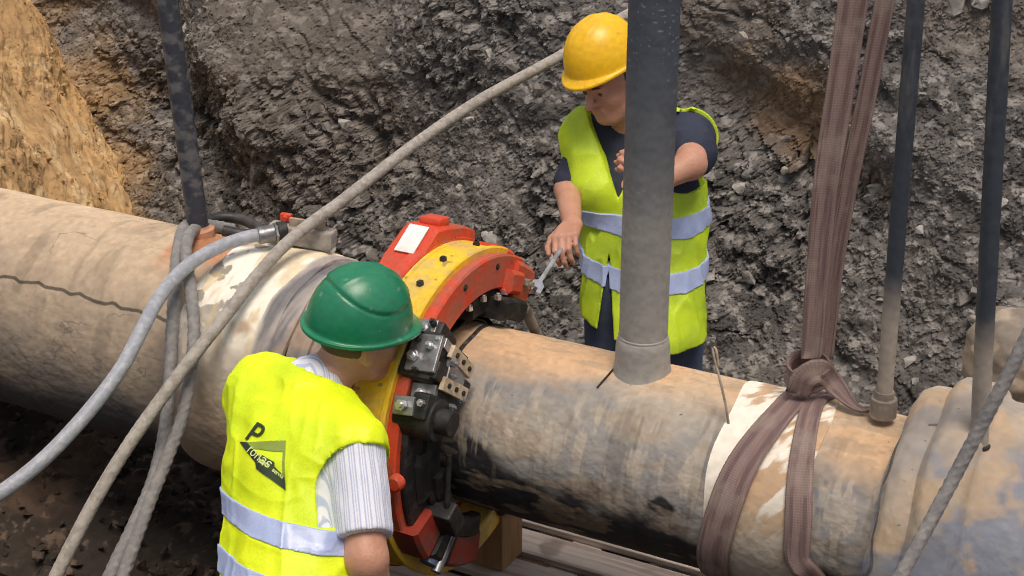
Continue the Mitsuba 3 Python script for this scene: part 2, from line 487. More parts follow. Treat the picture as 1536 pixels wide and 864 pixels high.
def c_sleeve(p, n, uv):
    s, al, t = pipe_sa(p)
    f1 = fbm(s * 16, al * .035, 2., 4)
    white = sm(.36, .50, fbm(*V3(p, 8., 3.), 4) + .16 * sm(75, 20, al))
    base = mix((.47, .36, .26), (.86, .83, .74), white)
    base = mix(base, (.24, .21, .18), .9 * sm(.53, .57, fbm(*V3(p, 13., 4.), 5)) * sm(75, 30, dr.abs(al)) * sm(-.76, -.82, s))
    base = mix(base, (.62, .48, .25), .6 * sm(.5, .62, f1))
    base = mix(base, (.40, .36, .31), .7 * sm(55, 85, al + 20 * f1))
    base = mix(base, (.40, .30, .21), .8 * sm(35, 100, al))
    return base * (.85 + .3 * fbm(*V3(p, 60.), 3))


def c_wrap(p, n, uv):
    s, al, t = pipe_sa(p)
    st = fbm(s * 26 + .02 * al, al * .012, 3., 3)
    base = mix((.16, .155, .165), (.37, .33, .31), sm(.35, .65, st))
    base = mix(base, (.42, .29, .2), .6 * sm(.5, .65, fbm(*V3(p, 7., 4.), 3)))
    base = mix(base, (.7, .66, .58), .85 * sm(-.665, -.69, s + .03 * (fbm(al * .06, 2., s * 9) - .5)) * sm(85, 50, al))
    return base * (.8 + .4 * fbm(*V3(p, 50.), 3))


def c_primer(p, n, uv):
    s, al, t = pipe_sa(p)
    f1 = fbm(s * 24 + al * .06, al * .05, 5., 5)
    white = sm(.36, .48, f1 + .25 * sm(.70, .645, s) * sm(100, 50, al))
    base = mix((.52, .36, .23), (.83, .78, .69), white)
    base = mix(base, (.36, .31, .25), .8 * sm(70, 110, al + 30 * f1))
    return base * (.85 + .3 * fbm(*V3(p, 60.), 3))


def c_collar(p, n, uv):
    s, al, t = pipe_sa(p)
    base = mix((.43, .35, .27), (.31, .275, .245), sm(.4, .6, fbm(*V3(p, 5., 2.), 4)))
    base = mix(base, (.20, .225, .285), .9 * sm(.42, .56, fbm(*V3(p, 6., 5.), 5) + .1 * sm(20, 60, al)) * sm(5, 40, al))
    base = mix(base, (.47, .33, .2), .55 * sm(.55, .66, fbm(*V3(p, 11., 12.), 4)))
    base = mix(base, (.08, .075, .07), .8 * spots(p, .02, .12, 8.) * spots(p, .08, .4, 3.))
    edge = dr.abs(s - 1.068 - .05 * (fbm(al * .05, 7., 1., 3) - .5))
    base = mix(base, (.07, .065, .06), .8 * sm(.007, .003, edge) * sm(.35, .5, noise(al * .12, 2.)) * sm(12, 30, al))
    return base * (.84 + .32 * fbm(*V3(p, 55.), 3))


def c_wall(p, n, uv):
    f0, f1, f2 = fbm(*V3(p, 1.3, 2.), 3), fbm(*V3(p, 5., 1.), 4), fbm(*V3(p, 28., 6.), 3)
    base = mix((.068, .064, .063), (.158, .149, .143), sm(.3, .68, f1))
    base = mix(base, (.275, .262, .252), .75 * sm(.52, .66, f2))
    base = mix(base, (.145, .122, .102), .5 * sm(.54, .66, f0 + .12 * (f1 - .5)))
    s, al, t = pipe_sa(p)
    rust = sm(1.05, .25, dr.sqrt(dr.square((s + .02) / .5) + dr.square((p.z - 1.10 + .35 * s) / .27)) + 1.3 * (f1 - .5))
    base = mix(base, (.27, .175, .10), .7 * rust)
    clay = sm(-3.0, -3.8, s + .7 * (p.z - .6) + .9 * (f1 - .5))
    base = mix(base, (.42, .27, .13), .9 * clay)
    return base * (.78 + .44 * f2)


def c_clay(p, n, uv):
    f1, f2 = fbm(*V3(p, 3., 1.), 4), fbm(*V3(p, 22., 6.), 3)
    base = mix((.50, .315, .145), (.38, .235, .11), sm(.40, .64, f1))
    base = mix(base, (.60, .44, .25), .7 * sm(.55, .7, fbm(*V3(p, 7., 9.), 3)))
    base = mix(base, (.20, .15, .11), .6 * sm(.52, .68, fbm(*V3(p, 4., 3.), 4)) * sm(1.25, 1.7, p.z))
    return base * (.8 + .4 * f2)


def c_floor(p, n, uv):
    f1, f2 = fbm(*V3(p, 4., 1.), 4), fbm(*V3(p, 26., 6.), 3)
    base = mix((.034, .026, .021), (.105, .068, .047), sm(.42, .62, f1))
    return mix(base, (.17, .115, .085), .6 * sm(.55, .7, f2)) * (.7 + .5 * f2)


def dusty(base, dust, amt=.5, f=14., worn=None, lo=.42, hi=.66):
    def fn(p, n, uv):
        c = mix(base, dust, amt * sm(lo, hi, fbm(*V3(p, f, 2.), 4)))
        if worn: c = mix(c, worn, .8 * spots(p, .02, .14, 4.) * spots(p, .1, .5, 1.))
        return c * (.88 + .24 * fbm(*V3(p, 80.), 2))
    return mikit.proc(fn)


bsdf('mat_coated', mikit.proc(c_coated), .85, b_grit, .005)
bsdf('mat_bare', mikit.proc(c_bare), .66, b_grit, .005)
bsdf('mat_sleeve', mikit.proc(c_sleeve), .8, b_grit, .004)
bsdf('mat_wrap', mikit.proc(c_wrap), .6, b_grit, .003)
bsdf('mat_primer', mikit.proc(c_primer), .8, b_grit, .003)
bsdf('mat_collar', mikit.proc(c_collar), .75, b_grit, .004)
bsdf('mat_bitumen', mikit.proc(lambda p, n, uv: mix((.02, .02, .022), (.09, .08, .07), sm(.5, .7, fbm(*V3(p, 40.), 3)))), .5)
def b_wall(p, n, uv): return fbm(*V3(p, 55.), 4)
bsdf('mat_wall', mikit.proc(c_wall), .95, b_wall, .012, two=True)
bsdf('mat_clay', mikit.proc(c_clay), .95, b_wall, .012, two=True)
bsdf('mat_floor', mikit.proc(c_floor), .95, b_wall, .012, two=True)
def c_stone(p, n, uv): return mix((.16, .15, .14), (.36, .345, .33), sm(.35, .65, fbm(*V3(p, 9., 3.), 3))) * (.8 + .4 * fbm(*V3(p, 60.), 3))
bsdf('mat_stone', mikit.proc(c_stone), .9, b_wall, .006)
bsdf('mat_pale_stone', mikit.proc(lambda p, n, uv: mix((.34, .31, .28), (.52, .49, .45), fbm(*V3(p, 12.), 3))), .9, b_wall, .006)
def b_fine(p, n, uv): return fbm(*V3(p, 120.), 3)
bsdf('mat_yellow_paint', dusty((.80, .53, .035), (.50, .37, .16), .65, 13., (.28, .2, .12)), .42, b_fine, .0008)
bsdf('mat_red_paint', dusty((.60, .068, .03), (.34, .12, .08), .65, 15., (.13, .07, .05)), .42, b_fine, .0008)
bsdf('mat_black_steel', dusty((.011, .011, .012), (.045, .042, .04), .5, 30.), .6, b_fine, .001)
bsdf('mat_grey_steel', dusty((.30, .31, .335), (.15, .14, .14), .7, 30.), .38, metallic=.7)
bsdf('mat_bright_steel', dusty((.66, .66, .68), (.34, .32, .30), .5, 40.), .3, metallic=.85)
bsdf('mat_brass_plate', dusty((.50, .40, .28), (.25, .19, .13), .6, 30.), .5, b_fine, .001)
bsdf('mat_blue_steel', dusty((.07, .10, .19), (.2, .2, .24), .5, 25.), .4)
bsdf('mat_dark_red', dusty((.26, .03, .018), (.12, .06, .045), .6, 18.), .5)
bsdf('mat_label_plate', dusty((.80, .80, .80), (.55, .5, .45), .4, 20.), .5)
bsdf('mat_riser', mikit.proc(lambda p, n, uv: mix(mix((.055, .068, .092), (.30, .29, .275), sm(1.85, 1.15, p.z + .35 * (fbm(*V3(p, 5., 3.), 3) - .5))), (.40, .36, .31), .3 * spots(p, .007, .22, 3.) * sm(.4, .6, fbm(*V3(p, 6.), 2))) * (.8 + .4 * fbm(*V3(p, 70.), 3))), .6, b_grit, .002)
def c_pole(p, n, uv):
    return mix(mix((.035, .045, .062), (.33, .29, .25), sm(1.42, 1.26, p.z + .06 * (fbm(*V3(p, 12., 3.), 3) - .5))), (.18, .17, .165), .3 * sm(.52, .68, fbm(p.x * 30., p.y * 30., p.z * 6., 4))) * (.8 + .4 * fbm(*V3(p, 70.), 3))
bsdf('mat_pole', mikit.proc(c_pole), .5, b_grit, .002)
bsdf('mat_black_pole', dusty((.035, .04, .055), (.16, .155, .16), .6, 34., (.12, .115, .115)), .5, b_grit, .002)
bsdf('mat_dusty_iron', dusty((.20, .17, .14), (.42, .34, .26), .8, 20.), .75, b_grit, .003)
bsdf('mat_rust', dusty((.40, .16, .075), (.5, .3, .2), .7, 20.), .8, b_grit, .003)
bsdf('mat_grey_hose', dusty((.29, .31, .36), (.44, .45, .48), .5, 70.), .5, b_fine, .001)
bsdf('mat_cable', dusty((.36, .335, .305), (.22, .195, .175), .6, 60.), .75, b_fine, .001)
bsdf('mat_dark_rope', dusty((.20, .195, .20), (.29, .275, .265), .6, 55.), .8, b_fine, .002)
bsdf('mat_black_rubber', dusty((.022, .022, .024), (.1, .09, .085), .5, 20.), .5)


def c_web(p, n, uv):
    c = mix((.150, .098, .095), (.245, .172, .160), sm(.35, .65, fbm(uv.x * 4, uv.y * 5, 2., 4)))
    c = mix(c, (.30, .245, .21), .5 * sm(.52, .7, fbm(*V3(p, 12., 3.), 4)))
    e = dr.abs(dr.abs(uv.x) - .72)
    c = mix(c, (.11, .07, .065), .35 * sm(.05, .02, e))
    c = mix(c, (.13, .085, .08), .5 * sm(.88, .98, dr.abs(uv.x)))
    return c * (.80 + .2 * sm(.25, .5, dr.abs(uv.y * 160 - dr.floor(uv.y * 160) - .5)) + .25 * noise(uv.x * 22, uv.y * 60))
bsdf('mat_webbing', mikit.proc(c_web), .85)


def c_board(p, n, uv):
    s, al, t = pipe_sa(p)
    g = fbm(s * 3, t * 55, p.z * 40, 4)
    c = mix((.54, .47, .43), (.36, .30, .27), sm(.42, .66, g))
    return mix(c, (.16, .12, .1), .6 * sm(.6, .72, fbm(*V3(p, 9., 3.), 3)))
bsdf('mat_board', mikit.proc(c_board), .8, lambda p, n, uv: fbm(p.x * 20, p.y * 90, p.z * 60, 3), .002)
bsdf('mat_timber', mikit.proc(lambda p, n, uv: mix((.42, .26, .12), (.27, .155, .07), fbm(p.x * 60, p.y * 60, p.z * 7, 4))), .75)


def cloth_col(c0, c1, wear=.0):
    return mikit.proc(lambda p, n, uv: mix(c0, c1, sm(.4, .66, fbm(*V3(p, 9., 3.), 3))) * (.93 + .14 * noise(p.x * 320, p.y * 320, p.z * 320)))
def b_cloth(p, n, uv): return 1.0 - dr.abs(fbm(*V3(p, 9.), 3) - .5) * 2.4
bsdf('mat_vest_new', cloth_col((.74, .88, .008), (.62, .80, .008)), .55, b_cloth, .004)
bsdf('mat_vest_worn', cloth_col((.52, .71, .02), (.41, .58, .025)), .6, b_cloth, .005)
bsdf('mat_reflective', cloth_col((.38, .46, .72), (.33, .41, .66)), .35, b_cloth, .004, specular=.7)
bsdf('mat_navy', cloth_col((.028, .034, .062), (.018, .022, .042)), .9, b_cloth, .006)
bsdf('mat_jeans', cloth_col((.055, .075, .135), (.035, .05, .095)), .9, b_cloth, .006)
bsdf('mat_print', cloth_col((.016, .026, .016), (.03, .05, .02)), .6)
bsdf('mat_print_olive', cloth_col((.26, .36, .04), (.22, .3, .05)), .6)
bsdf('mat_print_pale', cloth_col((.74, .85, .35), (.68, .8, .3)), .6)
def c_skin(p, n, uv): return mix((.43, .20, .135), (.55, .31, .225), fbm(*V3(p, 22., 3.), 3)) * (.95 + .1 * noise(p.x * 300, p.y * 300, p.z * 300))
bsdf('mat_skin', mikit.proc(c_skin), .5, lambda p, n, uv: fbm(*V3(p, 160.), 2), .0012, specular=.4)
bsdf('mat_green_helmet', dusty((.010, .175, .085), (.03, .21, .12), .6, 9., (.10, .26, .18)), .32, specular=.5)
bsdf('mat_yellow_helmet', dusty((.84, .50, .012), (.74, .42, .02), .6, 9., (.55, .36, .1)), .35, specular=.5)
bsdf('mat_glove', cloth_col((.10, .07, .06), (.3, .2, .16)), .8)
bsdf('mat_boot', cloth_col((.05, .04, .03), (.09, .07, .05)), .7)
bsdf('mat_hair', cloth_col((.06, .045, .03), (.1, .075, .05)), .7)

# ------------------------------------------------------------------ the trench
def terrain():
    """the land round the trench: near bank, far bank, both ends, out to the horizon"""
    def axis(lo, hi, c0, c1, st):
        inner = np.arange(c0, c1, st)
        far = np.geomspace(st, hi - c1, 26)
        return np.concatenate([(c0 - np.geomspace(st, c0 - lo, 26))[::-1], inner, c1 + far])
    s, t = np.meshgrid(axis(-150, 150, -5.2, 5.0, .09), axis(-150, 150, -3.2, 4.2, .09), indexing='ij')
    step = lambda a, b, x: np.clip((x - a) / (b - a), 0, 1)
    w = (meshkit.fbm(np.stack([s, t, s * 0], -1) * 1.3, 4, 3) - .5) * .5
    far = 2.5 * step(2.15, 2.95, t + w * .5)
    near = 1.2 * step(-1.12, -1.65, t + w * .4)  # unseen near bank, shaped close and steep to cut light under the pipe
    left = 2.1 * step(-4.2, -5.0, s + w) * step(-3, -1, t) + 0
    right = 1.5 * step(4.0, 4.8, s + w)
    h = np.maximum.reduce([far, near, left, right]) - .08
    h += (meshkit.fbm(np.stack([s, t, s * 0], -1) * 4, 4, 5) - .5) * .10
    v = np.stack([s, t, h], -1).reshape(-1, 3)
    return trimesh.Trimesh(L2W(v, np.array([A0[0], A0[1], 0])), grid_faces(*s.shape), process=False)


struct('terrain', terrain(), 'mat_floor')

# the cut face behind the pipe
def wall_pos(s, z, extra=0.0):
    """depth behind the pipe's axis of the trench face"""
    return 1.78 + .30 * z + .10 * np.sin(s * 1.7 + 1) + .06 * np.sin(s * 4.1 + z * 2.3)


def make_wall():
    s, z = np.meshgrid(np.arange(-4.6, 2.7, .0085), np.arange(-.06, 2.45, .0085), indexing='ij')
    q = np.stack([s, z, s * 0], -1)
    warp = (meshkit.fbm(q * 6, 3, 11) - .5) * .10
    u, v = s + warp, z + (meshkit.fbm(q * 6 + 9, 3, 12) - .5) * .10
    tilt = v + .35 * u
    d = .16 * (meshkit.fbm(q * np.array([1.1, 1.9, 1]), 3, 1) - .5) * 2
    d += .20 * np.clip(meshkit.fbm(np.stack([u * 1.2, tilt * 3.2, s * 0], -1), 3, 4) - .5, -.3, .3)
    big = meshkit.fbm(q * 1.5 + 3, 3, 8)
    k = np.clip((big - .38) / .2, .25, 1.25)
    d += .045 * facets(u, tilt * 1.15, .16, 21, .4) * k
    d += .024 * facets(u, v, .060, 22, .6) * k
    d += .016 * facets(u, v, .032, 23, .7) * np.clip(k + .2, .4, 1.2)
    crev = np.abs(meshkit.fbm(np.stack([u * 1.6 + tilt * .8, tilt * 3.4, s * 0], -1), 4, 31) - .5)
    d -= .025 * np.clip(1 - crev / .03, 0, 1) * np.clip((meshkit.fbm(q * 2.2, 2, 33) - .42) * 6, 0, 1)
    foot = .55 * np.exp(-np.maximum(z, 0) / .16)                      # crumbled foot
    t = wall_pos(s, z) - d - foot
    return s, t, z


WS, WT, WZ = make_wall()
struct('trench_wall', trimesh.Trimesh(L2W(np.stack([WS, WT, WZ], -1).reshape(-1, 3), np.array([A0[0], A0[1], 0])), grid_faces(*WS.shape), process=False), 'mat_wall', False)


def wall_point(s, z):
    i, j = int((s + 4.6) / .0085), int((z + .06) / .0085)
    i, j = min(max(i, 0), WS.shape[0] - 1), min(max(j, 0), WS.shape[1] - 1)
    return SP(WS[i, j], WT[i, j], WZ[i, j])


# stones sitting in the face, each its own piece
rng = np.random.default_rng(5)
stones = 0
while stones < 130:
    s, z = rng.uniform(-3.4, 2.0), rng.uniform(.05, 1.75)
    if meshkit.noise(np.array([[s * 1.1, z * 1.6, 3.0]]), 2)[0] < .40: continue
    r = rng.uniform(.022, .05) * (1.35 if rng.random() < .12 else 1)
    pale = rng.random() < .10
    v, f = rock(r, rng, (1, rng.uniform(.6, 1), rng.uniform(.5, .8)), 18)
    c = wall_point(s, z) + bx * r * .15
    add('trench_wall__stone', trimesh.Trimesh(v @ randrot(rng) + c, f, process=False), 'mat_pale_stone' if pale else 'mat_stone', False)
    stones += 1
N_ = 90000
cs, cz = rng.uniform(-3.9, 2.1, N_), rng.uniform(0, 1.95, N_)
ok = meshkit.fbm(np.stack([cs * 2.2, cz * 3.0, cs * 0 + 1], -1), 3, 3) > rng.uniform(.2, .62, N_)
cs, cz = cs[ok], cz[ok]
ii, jj = ((cs + 4.6) / .0085).astype(int), ((cz + .06) / .0085).astype(int)
pts = L2W(np.stack([WS[ii, jj], WT[ii, jj], WZ[ii, jj]], -1), np.array([A0[0], A0[1], 0]))
sz = rng.uniform(.004, .0115, len(pts)) * np.where(rng.random(len(pts)) < .08, 2.1, 1)
add('soil_clods', rocks(pts, sz, rng, 9), 'mat_wall', False)
thing('soil_clods', 'loose grey clods of broken soil clinging all over the dark trench face', 'soil', kind='stuff')


# the bank of orange clay closing the trench on the left, over the end of the pipe
def make_clay():
    t, w = np.meshgrid(np.arange(-.55, 3.0, .0105), np.arange(-1.3, 1.5, .0105), indexing='ij')
    q = np.stack([t, w, t * 0], -1)
    be = math.radians(52)
    s0 = -2.0 - .87 * np.maximum(t, 0) - 2.2 * np.maximum(-t - .16, 0) + .26 * (meshkit.fbm(q * 1.6, 3, 41) - .5) * np.clip(t + .3, 0, 1)
    n_ = .09 * (meshkit.fbm(q * 2.6, 4, 45) - .5) + .012 * facets(t + .05 * np.sin(w * 5), w, .13, 42, .4) * np.clip(meshkit.fbm(q * 2, 2, 46) * 3 - .9, 0, 1.4)
    n_ += .008 * facets(t, w, .05, 43, .5) + .030 * (meshkit.fbm(q * 13, 3, 47) - .5)
    v = np.stack([s0 - w * math.cos(be) + n_ * math.sin(be), t + .35 * n_, 1.06 + w * math.sin(be) + n_ * math.cos(be)], -1).reshape(-1, 3)
    f = grid_faces(*t.shape)
    c = v[f].mean(1)
    f = f[(c[:, 2] > .72) | (c[:, 1] > .85)]
    m = trimesh.Trimesh(L2W(v, np.array([A0[0], A0[1], 0])), f, process=False)
    m.remove_unreferenced_vertices()
    return m


CLAY = make_clay()
struct('clay_bank', CLAY, 'mat_clay')
pick = rng.integers(0, len(CLAY.vertices), 9000)
pick = pick[meshkit.fbm(CLAY.vertices[pick] * 3, 3, 2) > rng.uniform(.3, .75, len(pick))]
add('clay_crumbs', rocks(CLAY.vertices[pick], rng.uniform(.005, .014, len(pick)) * np.where(rng.random(len(pick)) < .08, 2.2, 1), rng, 9), 'mat_clay', False)
thing('clay_crumbs', 'orange crumbs of loose clay scattered over the sloping clay bank', 'clay', kind='stuff')


def make_floor():
    s, t = np.meshgrid(np.arange(-2.6, 2.8, .016), np.arange(-1.3, 2.0, .016), indexing='ij')
    q = np.stack([s, t, s * 0], -1)
    h = .10 * (meshkit.fbm(q * 2.5, 4, 51) - .5) + .03 * facets(s, t, .10, 52) + .018 * facets(s, t, .045, 53, .7)
    h += .25 * np.clip((-.75 - s) / 1.2, 0, 1) * np.clip(1.2 - np.abs(t - .5), 0, 1)
    h = np.minimum(h, np.where((np.abs(s - .0) < .75) & (np.abs(t - .45) < .75), -.005, 9))
    return trimesh.Trimesh(L2W(np.stack([s, t, h], -1).reshape(-1, 3), np.array([A0[0], A0[1], 0])), grid_faces(*s.shape), process=False)


struct('ground', make_floor(), 'mat_floor')
pts, sz = [], []
for k in range(2600):
    s, t = rng.uniform(-2.1, 2.2), rng.uniform(-1.3, 1.4)
    if abs(s) < .72 and -.2 < t < 1.15: continue
    z = .02 + .25 * max(0, min(1, (-.75 - s) / 1.2)) * max(0, 1.2 - abs(t - .5))
    pts.append(SP(s, t, z)); sz.append(rng.uniform(.008, .03))
add('floor_clods', rocks(pts, sz, rng, 10), 'mat_floor', False)
thing('floor_clods', 'brown lumps of loose soil lying on the trench floor under the pipe', 'soil', kind='stuff')

# ------------------------------------------------------------------ the pipeline
thing('pipeline', 'large dusty steel pipeline with pale coating crossing the trench', 'pipeline')
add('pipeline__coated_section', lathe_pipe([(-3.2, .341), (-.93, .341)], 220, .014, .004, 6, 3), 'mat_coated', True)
labels['pipeline__coated_section'] = {'label': 'thick left length of pipe coated in sandy cracked concrete'}
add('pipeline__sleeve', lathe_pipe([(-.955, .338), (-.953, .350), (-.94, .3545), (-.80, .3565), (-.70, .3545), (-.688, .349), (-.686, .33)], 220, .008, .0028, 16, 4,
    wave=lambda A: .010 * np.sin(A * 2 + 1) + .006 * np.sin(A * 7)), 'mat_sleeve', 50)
labels['pipeline__sleeve'] = {'label': 'pale sleeve with flaking white coating around the thick pipe'}
for i, (s0, s1, r) in enumerate(((-.70, -.635, .350), (-.638, -.575, .345), (-.578, -.51, .340))):
    add('pipeline__wrap_band', lathe_pipe([(s0, r - .012), (s0 + .004, r - .002), (s0 + .02, r), (s1 - .015, r + .002), (s1, r - .004), (s1 + .002, r - .014)], 200, .006, .0035, 13, 60 + i,
        wave=lambda A, i=i: .008 * np.sin(A * 3 + 2 * i) + .004 * np.sin(A * 9 + i)), 'mat_wrap', 50)
add('pipeline__reducer', lathe_pipe([(-.55, .334), (-.48, .325), (-.33, .275), (-.26, .258), (-.215, .2555), (-.213, .248)], 200, .008, .002, 12, 7), 'mat_wrap', 40)
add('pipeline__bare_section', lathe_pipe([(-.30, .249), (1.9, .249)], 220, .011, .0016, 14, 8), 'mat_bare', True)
labels['pipeline__bare_section'] = {'label': 'narrower grey steel length of pipe with sand on top and black tar below'}
for i, (s, w_, r) in enumerate(((-.128, .011, .2545), (-.192, .007, .2585))):
    add('pipeline__cut_line', lathe_pipe([(s - w_ / 2, r - .006), (s - w_ / 2, r - .001), (s, r), (s + w_ / 2, r - .001), (s + w_ / 2, r - .006)], 200, .004, .0012, 60, 70 + i,
        wave=lambda A, i=i: .004 * np.sin(A * 2 + i) + .0025 * np.sin(A * 11 + i)), 'mat_bitumen', 40)
add('pipeline__primer_band', lathe_pipe([(.628, .248), (.63, .2525), (.645, .2535), (.86, .2535), (.872, .2525), (.874, .248)], 220, .008, .0015, 20, 9,
    wave=lambda A: .012 * np.sin(A + .5) + .006 * np.sin(A * 5)), 'mat_primer', 40)
labels['pipeline__primer_band'] = {'label': 'flaking white band around the pipe under the sling'}
add('pipeline__repair_collar', lathe_pipe([(1.045, .245), (1.05, .262), (1.06, .30), (1.075, .327), (1.10, .340), (1.125, .341), (1.137, .337), (1.145, .349), (1.152, .362), (1.165, .372), (1.20, .375),
    (1.24, .373), (1.252, .362), (1.258, .347), (1.275, .339), (1.32, .336), (1.9, .336)], 220, .008, .008, 8, 10, wave=lambda A: .007 * np.sin(A * 2) + .004 * np.sin(A * 7)), 'mat_collar', 60)
labels['pipeline__repair_collar'] = {'label': 'bulging dusty repair collar with blue grey stains at the right end'}

# ------------------------------------------------------------------ pipes standing on it
def standing(key, top, bottom, r, mat, label, foot, cat='pipe'):
    top, bottom = np.asarray(top), np.asarray(bottom)
    d = top - bottom
    top = bottom + d * 1.25
    thing(key, label, cat)
    add(key + '__tube', tube([bottom - .02 * d / np.linalg.norm(d), bottom + d * .3, bottom + d * .7, top], r, .03, 28, rough=.0012, seed=3), mat, 50)
    R = frame(d, [0.3, 1, 0])
    R = np.stack([R[1], R[2], R[0]])
    for name, prof, m, off in foot:
        add(f'{key}__{name}', xf(trimesh.creation.revolve(prof, sections=36), R, bottom + off * R[2]), m, 35)


b = PF(.363, 0, .25)
standing('riser_pipe', PY(982, 0, b[1]), b - ZV * .01, .0625, 'mat_riser', 'thick grey riser pipe standing upright on the pipeline before the man in the yellow helmet',
         [('foot_collar', [(0, -.03), (.088, -.03), (.081, -.008), (.0745, .012), (.0715, .035), (.0700, .075), (.0682, .088), (.0645, .098), (.062, .1)], 'mat_riser', .0),
          ('weld', [(.061, .096), (.0648, .100), (.0648, .103), (.061, .107)], 'mat_riser', 0.0)])
b = PF(-1.13, -8, .345)
standing('standpipe', PY(251, 0, b[1]), PY(299, 352, b[1]), .0315, 'mat_black_pole', 'leftmost standing pipe, black with scuffed paint, leaning over the coated pipe section',
         [('stub', [(0, -.03), (.048, -.03), (.048, .018), (.036, .022), (.033, .03)], 'mat_rust', 0.0)])
b = PF(.985, 2, .25)
standing('standpipe_001', PY(1374, 0, b[1]), PY(1325, 612, b[1]), .0195, 'mat_pole', 'thin dark standpipe just right of the sling, its foot in a dusty collar',
         [('collar', [(0, -.02), (.032, -.02), (.032, .024), (.030, .027), (.0235, .028), (.0225, .045), (.0195, .046)], 'mat_dusty_iron', 0.0)])
b = PF(1.258, 22, .345)
standing('standpipe_002', PY(1503, 0, b[1]), PY(1468, 672, b[1]), .0205, 'mat_pole', 'rightmost thin standpipe, black above and dusty below, standing on the repair collar',
         [('collar', [(0, -.05), (.026, -.05), (.0265, .008), (.0245, .012), (.0205, .013)], 'mat_black_steel', 0.0)])

for k_ in ('standpipe_001', 'standpipe_002'): labels[k_]['group'] = 'thin standpipes at the right end of the pipeline'

# ------------------------------------------------------------------ the pipe cutting machine: a red and yellow ring round the pipe
M = 'pipe_machine'
thing(M, 'red and yellow ring shaped pipe machine clamped around the pipe', 'machine')
add(M + '__yellow_ring', join(arc_block(-.262, -.152, .405, .462, -27, 235, .005, 130), arc_block(-.166, -.150, .40, .4685, -27, 235, .004, 130), arc_block(-.264, -.25, .41, .467, -27, 235, .004, 130)), 'mat_yellow_paint', 35)
add(M + '__red_ring', join(arc_block(-.150, -.115, .356, .452, -33, 118, .005, 90), arc_block(-.24, -.15, .356, .40, -33, 118, .004, 90)), 'mat_red_paint', 35)
add(M + '__rear_ring', arc_block(-.305, -.262, .38, .474, -28, 235, .006, 130), 'mat_red_paint', 35)
for al in (21, 6, -16, 52, -30):
    add(M + '__bolt', on_pipe(hexnut(.011, .007), -.205, al, .463), 'mat_black_steel', 25)
for al in (65, 80, 95, 12, -12):
    add(M + '__bolt', on_pipe(xf(hexnut(.010, .008), np.array([[0, 0, -1.], [0, 1, 0], [1, 0, 0]])), -.122, al, .42), 'mat_black_steel', 25)
# housing on the rear of the ring, with its white plate
hz = manifold3d.Manifold.hull_points(np.array([[x, y, z] for x, k in ((-.062, .8), (-.045, 1.0), (.040, 1.0), (.052, .85)) for y, zt in ((.20, .02), (.14, .048), (.05, .070), (.0, .076), (-.095, .014), (-.14, -.03), (-.14, -.06), (.2, -.06)) for z in (zt * k,)], np.float32))
hm = hz.to_mesh(); hm = trimesh.Trimesh(hm.vert_properties[:, :3], hm.tri_verts, process=False)
add(M + '__housing', on_pipe(hm, -.316, -3, .440), 'mat_red_paint', 25)
sl = math.atan2(.062, .095)
pl = xf(rbox(.062, .098, .005, .0015), np.array([[1, 0, 0], [0, math.cos(sl), math.sin(sl)], [0, -math.sin(sl), math.cos(sl)]]), [-.004, -.049, .050])
add(M + '__housing__label_plate', on_pipe(pl, -.316, -3, .440), 'mat_label_plate', 25)
add(M + '__housing__cap', on_pipe(xf(rbox(.07, .06, .024, .008), None, [0, 0, .006]), -.31, -9, .515), 'mat_red_paint', 25)
add(M + '__housing__shoulder', arc_block(-.33, -.262, .45, .484, -27, -14, .01), 'mat_red_paint', 35)
# joint of the two half rings, by the hand with the wrench
lug = join(arc_block(-.215, -.10, .325, .440, -41, -26, .012), arc_block(-.24, -.16, .42, .472, -36, -24, .01), arc_block(-.13, -.085, .345, .41, -29, -19, .01))
add(M + '__lug', lug, 'mat_red_paint', 30)
add(M + '__lug__bolt', on_pipe(xf(hexnut(.017, .03), np.array([[1, 0, 0.], [0, 0, 1], [0, -1, 0]])), -.16, -42.5, .40), 'mat_bright_steel', 25)
add(M + '__lug__bolt', on_pipe(xf(hexnut(.014, .02), np.array([[0, 0, -1.], [0, 1, 0], [1, 0, 0]])), -.098, -33, .385), 'mat_dusty_iron', 25)
add(M + '__rod', on_pipe(xf(cyl(.016, .26, 16), np.array([[0, 0, 1.], [1, 0, 0], [0, 1, 0]])), -.15, -57, .37), 'mat_dusty_iron', 30)
# inner carriage
add(M + '__carriage', join(arc_block(-.22, -.13, .285, .355, -44, 4, .008), arc_block(-.16, -.07, .275, .335, -34, -10, .01)), 'mat_black_steel', 30)
for s_, al, r_ in ((-.12, -3, .335), (-.095, -9, .335), (-.11, -20, .34), (-.13, 7, .33)):
    add(M + '__carriage__nut', on_pipe(hexnut(.011, .012), s_, al, r_), 'mat_bright_steel', 25)
add(M + '__backing_ring', lathe_pipe([(-.235, .25), (-.235, .272), (-.225, .276), (-.20, .276), (-.195, .272), (-.195, .25)], 160, .01), 'mat_grey_steel', 35)
# the cutting head on the near side
def at_px(mesh, x, y, d, spin=0, tip=0):
    """a small block whose z faces out of the ring's right face and whose x runs round the ring"""
    c = P(x, y, d)
    q = c - A0
    rad = q - ax * (q @ ax); rad /= np.linalg.norm(rad)
    tan = np.cross(rad, ax)
    cs, sn = math.cos(math.radians(spin)), math.sin(math.radians(spin))
    return xf(mesh, np.stack([cs * tan + sn * rad, -sn * tan + cs * rad, np.cross(cs * tan + sn * rad, -sn * tan + cs * rad)]), c)


